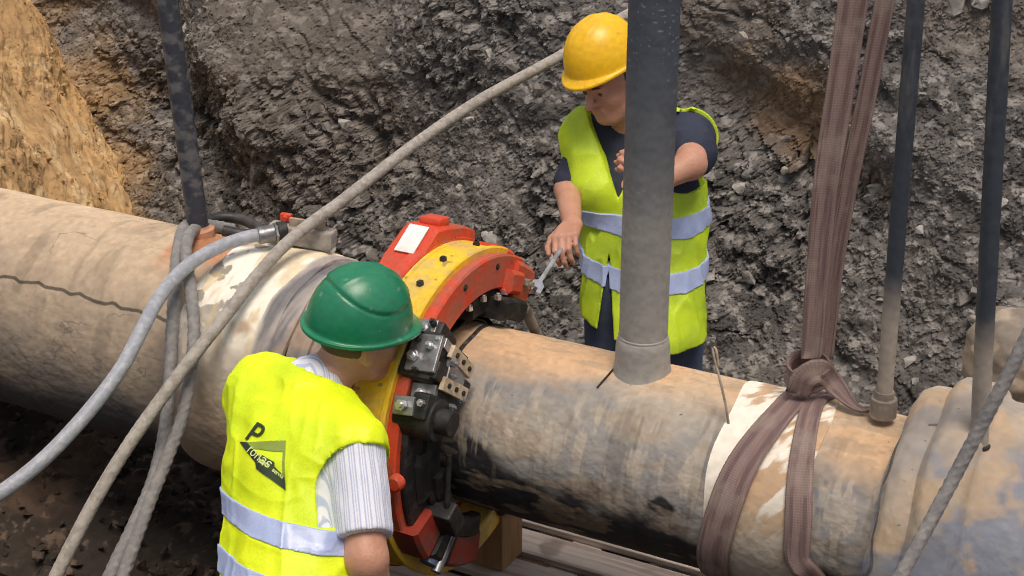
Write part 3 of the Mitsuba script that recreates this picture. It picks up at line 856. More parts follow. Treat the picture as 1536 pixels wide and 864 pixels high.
TH_ = M + '__tool_head'
XR = np.array([[0, 0, -1.], [0, 1, 0], [1, 0, 0]])          # a cylinder laid along the pipe
add(TH_, join(on_pipe(rbox(.10, .13, .17, .012), -.10, 46, .385), on_pipe(rbox(.09, .10, .13, .012), -.09, 57, .36), on_pipe(rbox(.06, .10, .10, .010), -.11, 39, .40), on_pipe(rbox(.05, .05, .20, .008), -.06, 50, .37),
    on_pipe(xf(cyl(.058, .11, 28), XR), -.14, 66, .40), on_pipe(xf(cyl(.034, .15, 24), XR), -.14, 66, .40), on_pipe(rbox(.05, .07, .06, .01), -.06, 62, .44)), 'mat_black_steel', 30)
for s_, al, r_, sz_ in ((-.085, 46, .476, (.085, .10, .016)), (-.115, 38, .455, (.05, .07, .016)), (-.075, 58, .43, (.07, .055, .018)), (-.07, 41, .44, (.05, .03, .05)), (-.04, 47.5, .37, (.016, .06, .10)), (-.10, 63, .468, (.06, .05, .02))):
    add(TH_ + '__side_plate', on_pipe(rbox(*sz_, .004), s_, al, r_, 6), 'mat_grey_steel', 30)
for (s_, al, r_) in ((-.036, 41.5, .372), (-.028, 53, .372)):
    tilt = math.radians(4)
    tl = np.array([[math.cos(tilt), 0, math.sin(tilt)], [0, 1, 0], [-math.sin(tilt), 0, math.cos(tilt)]])
    nm = add(TH_ + '__clamp_bar', on_pipe(xf(rbox(.014, .036, .125, .003), tl), s_, al, r_), 'mat_brass_plate', 30)
    for j in (-1, 0, 1):
        add(nm + '__screw', on_pipe(xf(xf(cyl(.0068, .006, 14), XR, [.005, 0, j * .038]), tl), s_, al, r_), 'mat_black_steel', 30)
for (s_, al, r_, q_) in ((-.105, 48, .487, .015), (-.07, 44, .487, .010), (-.115, 38, .466, .014), (-.10, 35.5, .466, .009), (-.075, 58, .442, .013), (-.06, 41, .468, .011), (-.10, 63, .48, .015), (-.085, 52, .485, .008), (-.11, 42.5, .487, .009), (-.05, 61, .472, .010)):
    add(TH_ + '__nut', on_pipe(hexnut(q_, .015), s_, al, r_), 'mat_bright_steel' if q_ > .0095 else 'mat_black_steel', 25)
for (al, r_, q_) in ((45, .42, .011), (49, .40, .008), (56, .33, .010), (60, .36, .009)):
    add(TH_ + '__nut', on_pipe(xf(hexnut(q_, .014), XR), -.034, al, r_), 'mat_grey_steel', 25)
add(TH_ + '__feed_screw', on_pipe(xf(cyl(.008, .15, 14), np.array([[1, 0, 0.], [0, 0, 1], [0, -1, 0]])), -.045, 84, .30), 'mat_black_steel', 30)
add(M + '__carriage', join(arc_block(-.21, -.12, .285, .345, 82, 150, .008), arc_block(-.15, -.06, .275, .33, 96, 128, .01), on_pipe(rbox(.12, .09, .06, .01), -.08, 118, .34)), 'mat_black_steel', 30)
add(M + '__drive_housing', join(arc_block(-.118, -.098, .29, .430, 72, 112, .006), arc_block(-.112, -.085, .30, .385, 82, 104, .01), arc_block(-.118, -.06, .29, .435, 125, 137, .008), arc_block(-.118, -.08, .28, .345, 60, 165, .006)), 'mat_black_steel', 30)
add(M + '__knob', on_pipe(cyl(.022, .03, 20, .006), -.10, 88, .452), 'mat_red_paint', 30)
# lower end of the ring: block, cylinder, guide
add(M + '__lower_block', arc_block(-.17, -.07, .36, .455, 110, 124, .01), 'mat_dark_red', 30)
add(M + '__lower_shoe', arc_block(-.15, -.085, .33, .43, 138, 168, .01), 'mat_dark_red', 30)
add(M + '__cylinder', on_pipe(xf(cyl(.024, .13, 22), None, [0, 0, -.05]), -.09, 130, .37), 'mat_blue_steel', 30)
add(M + '__cylinder', on_pipe(xf(cyl(.015, .14, 18), None, [0, 0, -.05]), -.07, 133, .37), 'mat_grey_steel', 30)

# ------------------------------------------------------------------ hoses, cable and ropes
def pp(x, y, r, lift=0.0):
    s, al = hit(x, y, r)
    return PF(s, al, r + lift)


RL = .345
thing('hose', 'smooth blue grey hose curving off the pipe top down to the left edge', 'hose')
fit = P(402, 351, 4.45)
hose_pts = [fit, P(370, 356, 4.43), P(325, 372, 4.38), P(280, 400, 4.30), P(243, 440, 4.20), P(215, 490, 4.10), P(180, 555, 4.02), P(120, 632, 3.93), P(55, 698, 3.85), P(-20, 752, 3.78), P(-120, 800, 3.7)]
add('hose__tube', tube(hose_pts, .0195, .015, 18, rough=.0006), 'mat_grey_hose', 50)
d0 = hose_pts[1] - fit
Rf = frame(d0, [0, 0, 1]); Rf = np.stack([Rf[1], Rf[2], Rf[0]])
add('hose__ferrule', xf(join(cyl(.026, .05, 20), xf(hexnut(.03, .02), None, [0, 0, -.02])), Rf, fit - d0 / np.linalg.norm(d0) * .02), 'mat_grey_steel', 30)
add('hose__coupling', xf(cyl(.031, .028, 20), Rf, fit - d0 / np.linalg.norm(d0) * .055), 'mat_black_steel', 30)

# pale block lying on top of the sleeve that the hose ends in
thing('manifold_block', 'long pale grey metal block lying behind the white sleeve, where the hose ends', 'manifold')
bc0, bc1 = P(405, 346, 4.53), P(502, 360, 4.50)
R_ = frame(bc1 - bc0, [0, -1, 0.0]); R_ = np.stack([R_[0], R_[1], R_[2]])
mid = (bc0 + bc1) / 2
add('manifold_block__body', xf(rbox(np.linalg.norm(bc1 - bc0), .055, .062, .008), R_, mid), 'mat_cable', 30)
add('manifold_block__cover', xf(rbox(.11, .045, .012, .004), R_, mid + ax * .02 + ZV * .030), 'mat_dusty_iron', 30)
add('manifold_block__valve', xf(join(rbox(.035, .022, .02, .004), xf(cyl(.008, .02, 12), None, [0, 0, 0])), R_, mid - ax * .055 + ZV * .048), 'mat_red_paint', 30)
thing('black_hose', 'short loop of black rubber hose behind the black standing pipe', 'hose')
add('black_hose', tube([P(300, 338, 4.75), P(330, 326, 4.80), P(365, 330, 4.80), P(390, 345, 4.72), P(372, 352, 4.62), P(335, 346, 4.62)], .017, .012, 14), 'mat_black_rubber', 50)
labels['black_hose']['category'] = 'hose'

thing('cable', 'long pale cable running from behind the yellow helmet over the white sleeve to the floor', 'cable')
cab = [P(1150, -85, 5.9), P(1040, -25, 5.6), P(935, 25, 5.35), P(840, 84, 5.15), P(720, 150, 4.92), P(620, 218, 4.72), P(520, 296, 4.52), P(440, 356, 4.38), P(385, 414, 4.28), P(335, 478, 4.20), P(295, 528, 4.14), P(242, 598, 4.08), P(190, 672, 4.02), P(140, 755, 3.96), P(85, 862, 3.90), P(40, 960, 3.85)]
add('cable', tube(cab, .0185, .012, 30, strands=7, pitch=.16, bump=.12), 'mat_cable', 60)
thing('rope_sling', 'doubled dark grey rope hanging down the front of the coated pipe', 'rope')
top = PF(-1.175, -10, .36)
ra = [PF(-1.15, -30, .365), PF(-1.17, -8, .365), P(268, 372, 4.46), P(262, 440, 4.33), P(257, 520, 4.26), P(253, 590, 4.22), P(247, 650, 4.18), P(230, 720, 4.12), P(200, 790, 4.05), P(164, 866, 3.98), P(135, 950, 3.9)]
rb = [PF(-1.11, -30, .365), PF(-1.13, -8, .365), P(279, 372, 4.43), P(287, 440, 4.30), P(291, 500, 4.23), P(284, 570, 4.18), P(272, 630, 4.15), P(250, 690, 4.12), P(222, 760, 4.06), P(184, 866, 3.97), P(150, 960, 3.9)]
add('rope_sling__strand', tube(ra, .0195, .012, 28, strands=4, pitch=.11, bump=.24), 'mat_dark_rope', 60)
add('rope_sling__strand', tube(rb, .0185, .012, 28, strands=4, pitch=.11, bump=.24), 'mat_dark_rope', 60)
thing('rope', 'grey rope hanging across the right end of the pipe before the repair collar', 'rope')
rr_ = [P(1640, 330, 3.02), P(1560, 470, 3.08), P(1500, 585, 3.13), P(1450, 680, 3.18), P(1405, 765, 3.20), P(1352, 862, 3.20), P(1300, 960, 3.2)]
add('rope', tube(rr_, .0155, .010, 28, strands=4, pitch=.09, bump=.24), 'mat_dark_rope', 60)

# ------------------------------------------------------------------ lifting sling
S = 'lifting_sling'
thing(S, 'brown flat webbing sling hanging from above and choked around the pipe', 'sling')
kn = PF(.80, -6, .25)
knot = PY(1213, 545, kn[1] + .01)
tocam = np.array([-.1, -1, .2])
for nm, xs, w in (('leg', [(1297, -140), (1277, 0), (1256, 150), (1240, 270), (1228, 400), (1216, 535)], [.072, .072, .066, .06, .056, .052]),
                  ('leg', [(1352, -140), (1324, 0), (1297, 150), (1272, 280), (1252, 400), (1236, 535)], [.050, .048, .046, .045, .045, .042])):
    off = 0 if nm + '_x' in scene else 0
    pts = [PY(x, y, kn[1] + (.0 if xs[0][0] < 1310 else .035)) for x, y in xs]
    k = add(S + '__' + nm, ribbon(pts, [tocam + np.array([.25, 0, 0]) * math.sin(i * 1.3) for i in range(len(pts))], w, .007, .02, .010, 3, .006), 'mat_webbing', 50)


def wrap(pix, w, r=.259, tailz=0):
    pts, nrm = [], []
    for q in pix:
        s, al = (q if len(q) == 3 else hit(*q, r))[:2] if len(q) == 2 else q[:2]
        pts.append(PF(s, al, r)); nrm.append(PF(s, al, r) - PF(s, al, 0))
    return ribbon(pts, nrm, w, .006, .015, 0, 1, .004)


add(S + '__wrap', wrap([(.80, -25, 0), (.775, -6, 0), (1178, 612), (1142, 655), (1110, 705), (1086, 765), (1070, 830), (.668, 135, 0), (.67, 165, 0)], [.06, .075, .085, .085, .085]), 'mat_webbing', 50)
add(S + '__wrap', wrap([(.83, -25, 0), (.825, -6, 0), (1216, 618), (1206, 665), (1200, 720), (1198, 780), (1197, 840), (.93, 105, 0), (.95, 150, 0)], [.05, .055, .066, .066, .066], .258), 'mat_webbing', 50)
# choke: webbing folded round the foot of the legs
cc = PY(1212, 556, kn[1])
loop = [cc + .043 * math.cos(t) * np.array([1.0, 0, .10]) + .034 * math.sin(t) * np.array([0, 1.0, 0]) + ZV * (.012 * math.sin(t)) for t in np.linspace(-.5, 2 * math.pi - .4, 14)]
add(S + '__choke', ribbon(loop, [p - cc for p in loop], [.050, .06, .062, .06, .05], .009, .006, .008, 4, .010), 'mat_webbing', 60)
f0 = [PY(1196, 588, kn[1] - .035), PY(1206, 566, kn[1] - .045), PY(1228, 556, kn[1] - .04), PY(1247, 574, kn[1] - .01), PF(.925, -1, .262), PF(.965, -6, .258)]
add(S + '__tail', ribbon(f0, [tocam, tocam, tocam + ZV * .5, tocam + ZV, ZV, ZV], [.06, .062, .056, .05, .03, .012], .008, .01, .006, 6, .006), 'mat_webbing', 60)

# ------------------------------------------------------------------ a wire and a thin black line on the pipe
thing('wire', 'thin bent wire standing on the pipe left of the sling', 'wire')
wb = pp(1093, 636, .25, .002)
add('wire', tube([wb, P(1088, 605, 3.74), P(1080, 570, 3.74), P(1072, 538, 3.74), P(1069, 522, 3.74), P(1074, 524, 3.735), P(1078, 548, 3.735)], .0032, .01, 8), 'mat_dusty_iron', 60)
thing('wire_001', 'thin black line lying on the sandy pipe top at the riser foot', 'wire')
add('wire_001', tube([pp(896, 582, .25, .002), pp(914, 562, .25, .003), pp(936, 538, .25, .003)], .0026, .01, 8), 'mat_black_steel', 60)  # thin black tube following the pipe surface beside the riser

# ------------------------------------------------------------------ pallet and timber under the pipe
thing('wooden_pallet', 'pale slatted wooden pallet lying on the trench floor under the pipe', 'pallet')
for i, t in enumerate((.02, .185, .35, .515, .68, .845)):
    m = rbox(1.22 + .02 * ((i * 7) % 3), .125, .022, .004)
    add('wooden_pallet__slat', xf(m, BASIS, SP(.0 + .012 * ((i * 5) % 3 - 1), t, .135 + .001 * (i % 3))), 'mat_board', 30)
for s_ in (-.56, 0., .56):
    add('wooden_pallet__bearer', xf(rbox(.1, .96, .022, .003), BASIS, SP(s_, .43, .112)), 'mat_board', 30)
    for t in (.02, .43, .84):
        add('wooden_pallet__block', xf(rbox(.1, .13, .095, .004), BASIS, SP(s_, t, .053)), 'mat_timber', 30)
thing('support_block', 'squared brown timber block with a black pad standing on the pallet', 'timber block')
add('support_block__timber', xf(rbox(.12, .13, .20, .006), BASIS, SP(-.20, .22, .247)), 'mat_timber', 30)
add('support_block__pad', xf(rbox(.16, .17, .13, .02), BASIS, SP(-.20, .22, .41)), 'mat_black_rubber', 30)
thing('boulder', 'rounded pale boulder behind the pipe at the right edge', 'boulder')
rb_ = trimesh.creation.icosphere(4, 1.0)
v = rb_.vertices * (1 + .32 * (meshkit.fbm(rb_.vertices * 2.2 + 4, 4, 5) - .5)[:, None]) * np.array([.14, .14, .13])
bp = P(1528, 535, 3.95)
add('boulder', trimesh.Trimesh(v + bp, rb_.faces, process=False), 'mat_dusty_iron', True)


# ------------------------------------------------------------------ people
def head(F, c, f, u, k=.012):
    f = np.asarray(f, float) / np.linalg.norm(f)
    r = np.cross(f, u); r /= np.linalg.norm(r)
    u = np.cross(r, f)
    R = np.stack([f, u, r])
    at = lambda a, b_, d_: np.asarray(c) + f * a + u * b_ + r * d_
    F.ell(at(-.005, .025, 0), R, (.098, .098, .077), .02)
    F.ell(at(.03, -.05, 0), R, (.062, .078, .058), .03)
    F.ell(at(.066, -.098, 0), R, (.026, .020, .026), .03)
    for q in (-1, 1):
        F.ell(at(.052, -.028, q * .036), R, (.032, .026, .024), .02)
        F.cone(at(.02, -.085, q * .046), at(.055, -.102, q * .022), .016, .016, .02)
        F.ell(at(-.008, -.012, q * .078), R, (.019, .032, .009), .006)
        F.ell(at(.100, .003, q * .033), R, (.019, .013, .020), .010, cut=True)
        F.ell(at(.081, .004, q * .032), R, (.0125, .0125, .014), .002)
        F.cone(at(.093, .026, q * .012), at(.084, .026, q * .045), .010, .008, .012)
    F.cone(at(.092, .012, 0), at(.121, -.028, 0), .0088, .0135, .010)
    F.ell(at(.100, -.032, .011), R, (.010, .008, .008), .008)
    F.ell(at(.100, -.032, -.011), R, (.010, .008, .008), .008)
    F.cone(at(.089, -.060, -.020), at(.089, -.060, .020), .0085, .0085, .010)
    F.cone(at(.086, -.072, -.016), at(.086, -.072, .016), .009, .009, .008)
    F.cone(at(.100, -.066, -.025), at(.100, -.066, .025), .0055, .0055, .003, cut=True)
    return R


def hand(F, w, d, back, thumb_side, curl=35, scale=1.0):
    """w wrist, d towards the fingers, back = direction out of the back of the hand; thumb_side: +1/-1 along d x back"""
    d = np.asarray(d, float) / np.linalg.norm(d)
    back = np.asarray(back, float) - d * (np.asarray(back) @ d); back /= np.linalg.norm(back)
    side = np.cross(d, back) * thumb_side
    w = np.asarray(w, float)
    for i, (off, L, ph) in enumerate(((.030, .090, (.042, .026, .021)), (.010, .094, (.046, .029, .022)), (-.010, .090, (.042, .027, .021)), (-.029, .082, (.034, .021, .019)))):
        k0 = w + (d * L + side * off) * scale
        F.cone(w + side * off * .55 * scale, k0, .0155 * scale, .0125 * scale, .012)
        p, dirn = k0, d.copy()
        rad = (.0100, .0090, .0080, .0072) if i < 3 else (.0088, .0080, .0072, .0064)
        for j, l in enumerate(ph):
            a = math.radians(curl * (1.0, 1.1, .8)[j])
            dirn = math.cos(a) * dirn - math.sin(a) * np.cross(side, dirn) * (1 if np.cross(side, dirn) @ back > 0 else 1) * thumb_side * -1 * -1 if False else dirn
            # bend towards the palm
            nb = back - dirn * (back @ dirn); nb /= np.linalg.norm(nb) + 1e-9
            if j > 0 or True:
                up_ = np.cross(np.cross(dirn, back), dirn); up_ /= np.linalg.norm(up_) + 1e-9
                dirn = math.cos(a) * dirn - math.sin(a) * up_
                back_j = math.cos(a) * up_ + math.sin(a) * dirn
            q = p + dirn * l * scale
            F.cone(p, q, rad[j] * scale, rad[j + 1] * scale, .004)
            p = q
    t0 = w + (d * .025 + side * .022) * scale
    t1 = t0 + (d * .030 + side * .030 - back * .012) * scale
    t2 = t1 + (d * .032 + side * .008 - back * .014) * scale
    t3 = t2 + (d * .026 - side * .006 - back * .010) * scale
    F.cone(t0, t1, .017 * scale, .013 * scale, .012); F.cone(t1, t2, .0125 * scale, .0105 * scale, .005); F.cone(t2, t3, .0105 * scale, .008 * scale, .004)


def helmet(c, f, u, size=1.0, visor=.045, panel=True):
    """shell of a hard hat; local f forward, u up; origin at the centre of the rim plane"""
    f = np.asarray(f, float) / np.linalg.norm(f)
    r = np.cross(f, u); r /= np.linalg.norm(r)
    u = np.cross(r, f)
    na, nt = 144, 44
    A, Tt = np.meshgrid(np.linspace(0, 2 * np.pi, na, endpoint=False), np.linspace(0, 1, nt), indexing='ij')
    ca, sa = np.cos(A), np.sin(A)
    th = Tt ** .9 * np.pi / 2
    rf, rs, hh = .134, .114, .150
    pw = .92
    x, y, z = rf * ca * np.cos(th) ** pw, rs * sa * np.cos(th) ** pw, hh * np.sin(th) ** .95
    dist = np.sqrt(((x - .022) / .108) ** 2 + (y / .125) ** 2 + ((np.minimum(z, .14) - .14) / .105) ** 2)
    if panel:
        ridge = .0042 * (1 - np.clip((dist - .97) / .05, 0, 1) ** 2 * (3 - 2 * np.clip((dist - .97) / .05, 0, 1)))
        ridge = ridge - .003 * np.exp(-((dist - 1.03) / .022) ** 2)
        k = 1 + ridge / np.sqrt(x * x + y * y + z * z)
        x, y, z = x * k, y * k, z * k
    for off in (-.030, 0, .030):       # ribs along the crown
        z = z + .0018 * np.exp(-((y - off) / .005) ** 2) * np.clip((z - .09) / .03, 0, 1)
    front = np.clip(ca, 0, 1) ** 3
    lip = .0065 + visor * front + .004 * np.clip(-ca, 0, 1)
    prof = []        # rim: shell foot -> out -> down -> under -> inside
    ex, ey = np.cos(A[:, 0]), np.sin(A[:, 0])
    x0, y0 = x[:, 0], y[:, 0]
    nx, ny = ex / rf, ey / rs; ln = np.hypot(nx, ny); nx, ny = nx / ln, ny / ln
    lp, fr = lip[:, 0], front[:, 0]
    drop = -.012 * fr
    ring = lambda k, dz: np.stack([x0 + nx * lp * k, y0 + ny * lp * k, dz + drop * min(k, 1)], -1)
    rim = [np.stack([x0 - nx * .004, y0 - ny * .004, 0 * x0 + .02], -1), np.stack([x0 - nx * .003, y0 - ny * .003, 0 * x0 - .004], -1), ring(.95, -.0055), ring(1.0, -.004), ring(1.02, -.001), ring(1.0, .0025), ring(.9, .004), ring(.4, .0045), np.stack([x0 + nx * .002, y0 + ny * .002, 0 * x0 + .007], -1)]
    vv = np.concatenate([np.stack(rim, 1), np.stack([x, y, z], -1)[:, 1:]], 1)     # (na, m, 3)
    m = vv.shape[1]
    fc = grid_faces(na, m)
    i = np.arange(m - 1)
    a0, b0, c0, d0_ = (na - 1) * m + i, 0 * m + i, i + 1, (na - 1) * m + i + 1
    fc = np.vstack([fc, np.stack([a0, b0, c0], 1), np.stack([a0, c0, d0_], 1)])
    v = vv.reshape(-1, 3) * size
    w = v[:, :1] * f + v[:, 1:2] * r + v[:, 2:] * u + np.asarray(c)
    mesh = trimesh.Trimesh(w, fc, process=False)
    top = mesh.face_normals[(vv.shape[1] - 3)]
    if (mesh.face_normals * (mesh.triangles_center - np.asarray(c))).sum(1).mean() < 0: mesh.invert()
    return mesh


def fold(F, p_axis, amp, fq, seed=0):
    """soft cloth folds: displaces the field along its own gradient"""
    x, y, z = F.grid()
    near = np.argwhere(np.abs(F.v) < .05)
    pts = near * F.h + F.lo
    ax_ = np.asarray(p_axis, float) / np.linalg.norm(p_axis)
    along = (pts @ ax_)[:, None] * ax_
    q = (pts - along) * fq + along * fq * .28
    w_ = meshkit.fbm(q, 3, seed)
    crease = 1 - np.abs(meshkit.fbm(q * 1.4 + 5, 2, seed + 3) - .5) * 5
    F.v[tuple(near.T)] += ((w_ - .5) * 2 * amp - .45 * amp * np.clip(crease, 0, 1) ** 2).astype(np.float32)


# ---- the man in the green helmet, bent over the ring, seen from behind
g1 = np.array([.62, .72, 0]); g1 /= np.linalg.norm(g1)
N1, H1 = P(470, 585, 3.83), P(432, 905, 3.62)
LS1, RS1 = P(402, 594, 3.93), P(533, 668, 3.66)
C1 = P(452, 715, 3.76)
HEAD1 = P(538, 505, 3.84)
f1, u1 = np.array([.84, .52, -.08]), np.array([.02, -.17, .98])
EL1, WR1 = P(550, 838, 3.55), P(575, 985, 3.72)
EL1L, WR1L = P(470, 700, 4.15), P(575, 640, 4.2)
HIPL, HIPR = H1 + np.array([-.07, .06, 0]), H1 + np.array([.08, -.06, 0])
KNL, KNR = np.array([-.50, 3.42, .46]), np.array([-.26, 3.20, .42])
FTL, FTR = np.array([-.52, 3.22, .07]), np.array([-.20, 3.05, .07])
lo1, hi1 = np.array([-.95, 2.72, -.02]), np.array([.15, 4.1, 1.65])


def legs(F, add_=0.0, k=.03):
    for h_, kn_, ft_ in F_legs:
        F.cone(h_, kn_, .085 + add_, .060 + add_, k); F.cone(kn_, ft_, .058 + add_, .040 + add_, k)


B = Field(lo1, hi1, .0055)
B.cone(H1, C1, .13, .15, .04); B.cone(C1, N1, .14, .07, .05); B.cone(LS1, RS1, .068, .068, .05)
B.cone(N1, HEAD1 + np.array([-.02, -.01, -.04]), .062, .060, .03)
R1 = head(B, HEAD1, f1, u1)
B.cone(RS1, EL1, .060, .048, .03); B.cone(EL1, WR1, .050, .030, .015)
B.cone(LS1, EL1L, .058, .045, .03); B.cone(EL1L, WR1L, .045, .029, .015)
hand(B, WR1, WR1 - EL1, [0, 0, 1], 1, 35); hand(B, WR1L, WR1L - EL1L, [0, 0, 1], 1, 45)
F_legs = ((HIPL, KNL, FTL), (HIPR, KNR, FTR)); legs(B)
thing('person', 'man in a green hard hat and bright yellow vest seen from behind at the ring', 'person')
add('person__body', B.mesh(2), 'mat_skin', True)
FACE1 = HEAD1, R1
# striped shirt: sleeves and collar
SH = Field(lo1, hi1, .006)
SH.cone(RS1, P(547, 800, 3.565), .067, .066, .02).cone(LS1, (LS1 + EL1L) / 2, .07, .065, .02)
SH.cone(C1, N1, .152, .085, .05).cone(H1, C1, .14, .16, .04).cone(LS1, RS1, .070, .062, .03)
up1 = (HEAD1 - N1) / np.linalg.norm(HEAD1 - N1)
SH.cone(N1 - up1 * .01, N1 + up1 * .030, .074, .066, .012)
x, y, z = SH.grid()
fold(SH, EL1 - RS1, .006, 22, 4)
a1_ = (EL1 - RS1) / np.linalg.norm(EL1 - RS1)
cut_at = P(547, 806, 3.565)
endp = (x - cut_at[0]) * a1_[0] + (y - cut_at[1]) * a1_[1] + (z - cut_at[2]) * a1_[2]
near_arm = np.sqrt((x - cut_at[0]) ** 2 + (y - cut_at[1]) ** 2 + (z - cut_at[2]) ** 2) < .13
SH.v = np.where(near_arm, np.maximum(SH.v, endp.astype(np.float32)), SH.v)
sf_side = np.cross(a1_, g1); sf_side /= np.linalg.norm(sf_side)
sf_up = np.cross(a1_, sf_side)


def c_shirt(p, n, uv):
    d = [p.x - float(RS1[0]), p.y - float(RS1[1]), p.z - float(RS1[2])]
    q1 = d[0] * float(sf_side[0]) + d[1] * float(sf_side[1]) + d[2] * float(sf_side[2])
    q2 = d[0] * float(sf_up[0]) + d[1] * float(sf_up[1]) + d[2] * float(sf_up[2])
    w = dr.atan2(q1, q2) * .066 + .0012 * (fbm(*V3(p, 14., 2.), 2) - .5)
    st = dr.abs(w * 90 - dr.floor(w * 90) - .5)
    st2 = dr.abs(w * 45 - dr.floor(w * 45) - .5)
    c = mix((.70, .72, .80), (.40, .46, .66), sm(.20, .10, st) * .9)
    return mix(c, (.30, .35, .55), sm(.06, .03, st2) * .6)
bsdf('mat_shirt', mikit.proc(c_shirt), .85, b_cloth, .006)
add('person__shirt', SH.mesh(2), 'mat_shirt', True)


def face_bits(key, c, R):
    at = lambda a, b_, d_: np.asarray(c) + R[0] * a + R[1] * b_ + R[2] * d_
    for q in (-1, 1):
        add(key + '__eyebrow', tube([at(.100, .024, q * .014), at(.099, .029, q * .030), at(.086, .026, q * .048)], .0042, .004, 8, rough=.0008, taper=([0, .5, 1], [.7, 1, .4])), 'mat_hair', 60)
        add(key + '__eye', xf(trimesh.creation.icosphere(2, .0115), None, at(.0825, .004, q * .032)), 'mat_eye', True)
    # hair under the helmet: sides and nape
    H = Field(np.asarray(c) - .2, np.asarray(c) + .2, .005)
    H.ell(at(-.008, .024, 0), R, (.098, .100, .0785), .01)
    x, y, z = H.grid()
    fwd = (x - c[0]) * R[0][0] + (y - c[1]) * R[0][1] + (z - c[2]) * R[0][2]
    H.v = np.maximum(H.v, fwd - .012).astype(np.float32)
    upw = (x - c[0]) * R[1][0] + (y - c[1]) * R[1][1] + (z - c[2]) * R[1][2]
    H.v = np.maximum(H.v, -.018 - upw - .35 * np.maximum(-fwd, 0)).astype(np.float32)
    add(key + '__hair', H.mesh(1), 'mat_hair', True)


bsdf('mat_eye', (.06, .045, .035), .25)
# vest
VE = Field([-.80, 2.72, .25], [-.05, 3.82, 1.35], .0046)
hip_low = H1 + (H1 - C1) * .75
R_t = frame(C1 - H1, RS1 - LS1)       # rows: along spine, front-back, across
VE.cone(hip_low, C1, .150, .170, .05, flat=(R_t, (1, .92, 1.12)))
VE.cone(C1, N1 - (N1 - C1) * .12, .160, .098, .05)
VE.cone(LS1, RS1, .090, .075, .08)
VE.cone(C1 * .6 + LS1 * .4, LS1, .13, .09, .08)
fold(VE, C1 - H1, .014, 9, 6)
fold(VE, RS1 - LS1, .006, 11, 8)
x, y, z = VE.grid()
sub = lambda c, r: np.sqrt((x - c[0]) ** 2 + (y - c[1]) ** 2 + (z - c[2]) ** 2) - r
arm_d = lambda s0, e0, r: None
# armholes: cut along each arm axis beyond the shoulder
for S0, E0, rr0 in ((RS1, EL1, .080),):
    dA = (E0 - S0) / np.linalg.norm(E0 - S0)
    tt = (x - S0[0]) * dA[0] + (y - S0[1]) * dA[1] + (z - S0[2]) * dA[2]
    rad_ = np.sqrt(np.maximum((x - S0[0]) ** 2 + (y - S0[1]) ** 2 + (z - S0[2]) ** 2 - tt * tt, 0))
    VE.v = np.maximum(VE.v, -np.maximum(np.maximum(rad_ - rr0 - .4 * (np.minimum(tt, .09) - .02), .020 - tt), tt - .20)).astype(np.float32)
dN = up1
tt = (x - N1[0]) * dN[0] + (y - N1[1]) * dN[1] + (z - N1[2]) * dN[2]
rad_ = np.sqrt(np.maximum((x - N1[0]) ** 2 + (y - N1[1]) ** 2 + (z - N1[2]) ** 2 - tt * tt, 0))
VE.v = np.maximum(VE.v, -np.maximum(rad_ - .072 - .25 * tt, -.02 - tt)).astype(np.float32)
add('person__vest', VE.mesh(2, 3000), 'mat_vest_new', True)


def stripe(F, normal, c, half, off=.0045):
    normal = np.asarray(normal, float) / np.linalg.norm(normal)
    gx, gy, gz = F.grid()
    h_ = np.abs((gx - c[0]) * normal[0] + (gy - c[1]) * normal[1] + (gz - c[2]) * normal[2])
    k = np.argwhere((h_ < half + .02) & (np.abs(F.v) < .03))
    i0, i1 = np.maximum(k.min(0) - 3, 0), np.minimum(k.max(0) + 4, F.n)
    G = Field.__new__(Field)
    G.h, G.lo = F.h / 2, F.lo + i0 * F.h
    small = np.clip(F.v[tuple(slice(a, b) for a, b in zip(i0, i1))], -.1, .1)
    G.n = np.array(small.shape) * 2 - 1
    q = np.meshgrid(*[np.arange(m) / 2 for m in G.n], indexing='ij')
    G.v = map_coordinates(small, q, order=1).astype(np.float32)
    gx, gy, gz = G.grid()
    h_ = (gx - c[0]) * normal[0] + (gy - c[1]) * normal[1] + (gz - c[2]) * normal[2]
    G.v = np.maximum(G.v - off, np.abs(h_) - half).astype(np.float32)
    return G.mesh(2, 3000)


def on_field(F, o, d):
    """march from o along d to the field's surface"""
    o = np.array(o, float); d = np.asarray(d, float) / np.linalg.norm(d)
    for _ in range(60):
        q = F.at(o)
        o += d * np.clip(q, -.02, .03)[:, None] * .8
    return o


def surf_px(F, x_, y_, d0=3.2):
    return on_field(F, [P(x_, y_, d0)], ray(x_, y_))[0]


s1a, s1b, s1c = surf_px(VE, 352, 752), surf_px(VE, 400, 794), surf_px(VE, 490, 822)
nr = np.cross(s1b - s1a, s1c - s1a); nr /= np.linalg.norm(nr)
if nr @ (C1 - H1) < 0: nr = -nr
nr = nr * .75 + .25 * (C1 - H1) / np.linalg.norm(C1 - H1)
add('person__vest__reflective_strip', stripe(VE, nr, s1b, .026), 'mat_reflective', True)
add('person__vest__reflective_strip', stripe(VE, nr, s1b - (C1 - H1) / np.linalg.norm(C1 - H1) * .135, .026), 'mat_reflective', True)


# print on the back
def decal(F, mesh2d, to3d, view, lift=.0025):
    """lays flat lettering (x right, y up, z its thickness) on the cloth"""
    m = mesh2d
    for _ in range(5):
        if np.max(m.edges_unique_length) < 6: break
        m = m.subdivide()
    o = to3d(m.vertices[:, :2])
    n_ = -np.asarray(view) / np.linalg.norm(view)
    base = on_field(F, o + n_ * .12, -n_)
    out = trimesh.Trimesh(base + n_ * (lift + m.vertices[:, 2:3] * .6), m.faces, process=False)
    if out.volume < 0: out.invert()
    return out


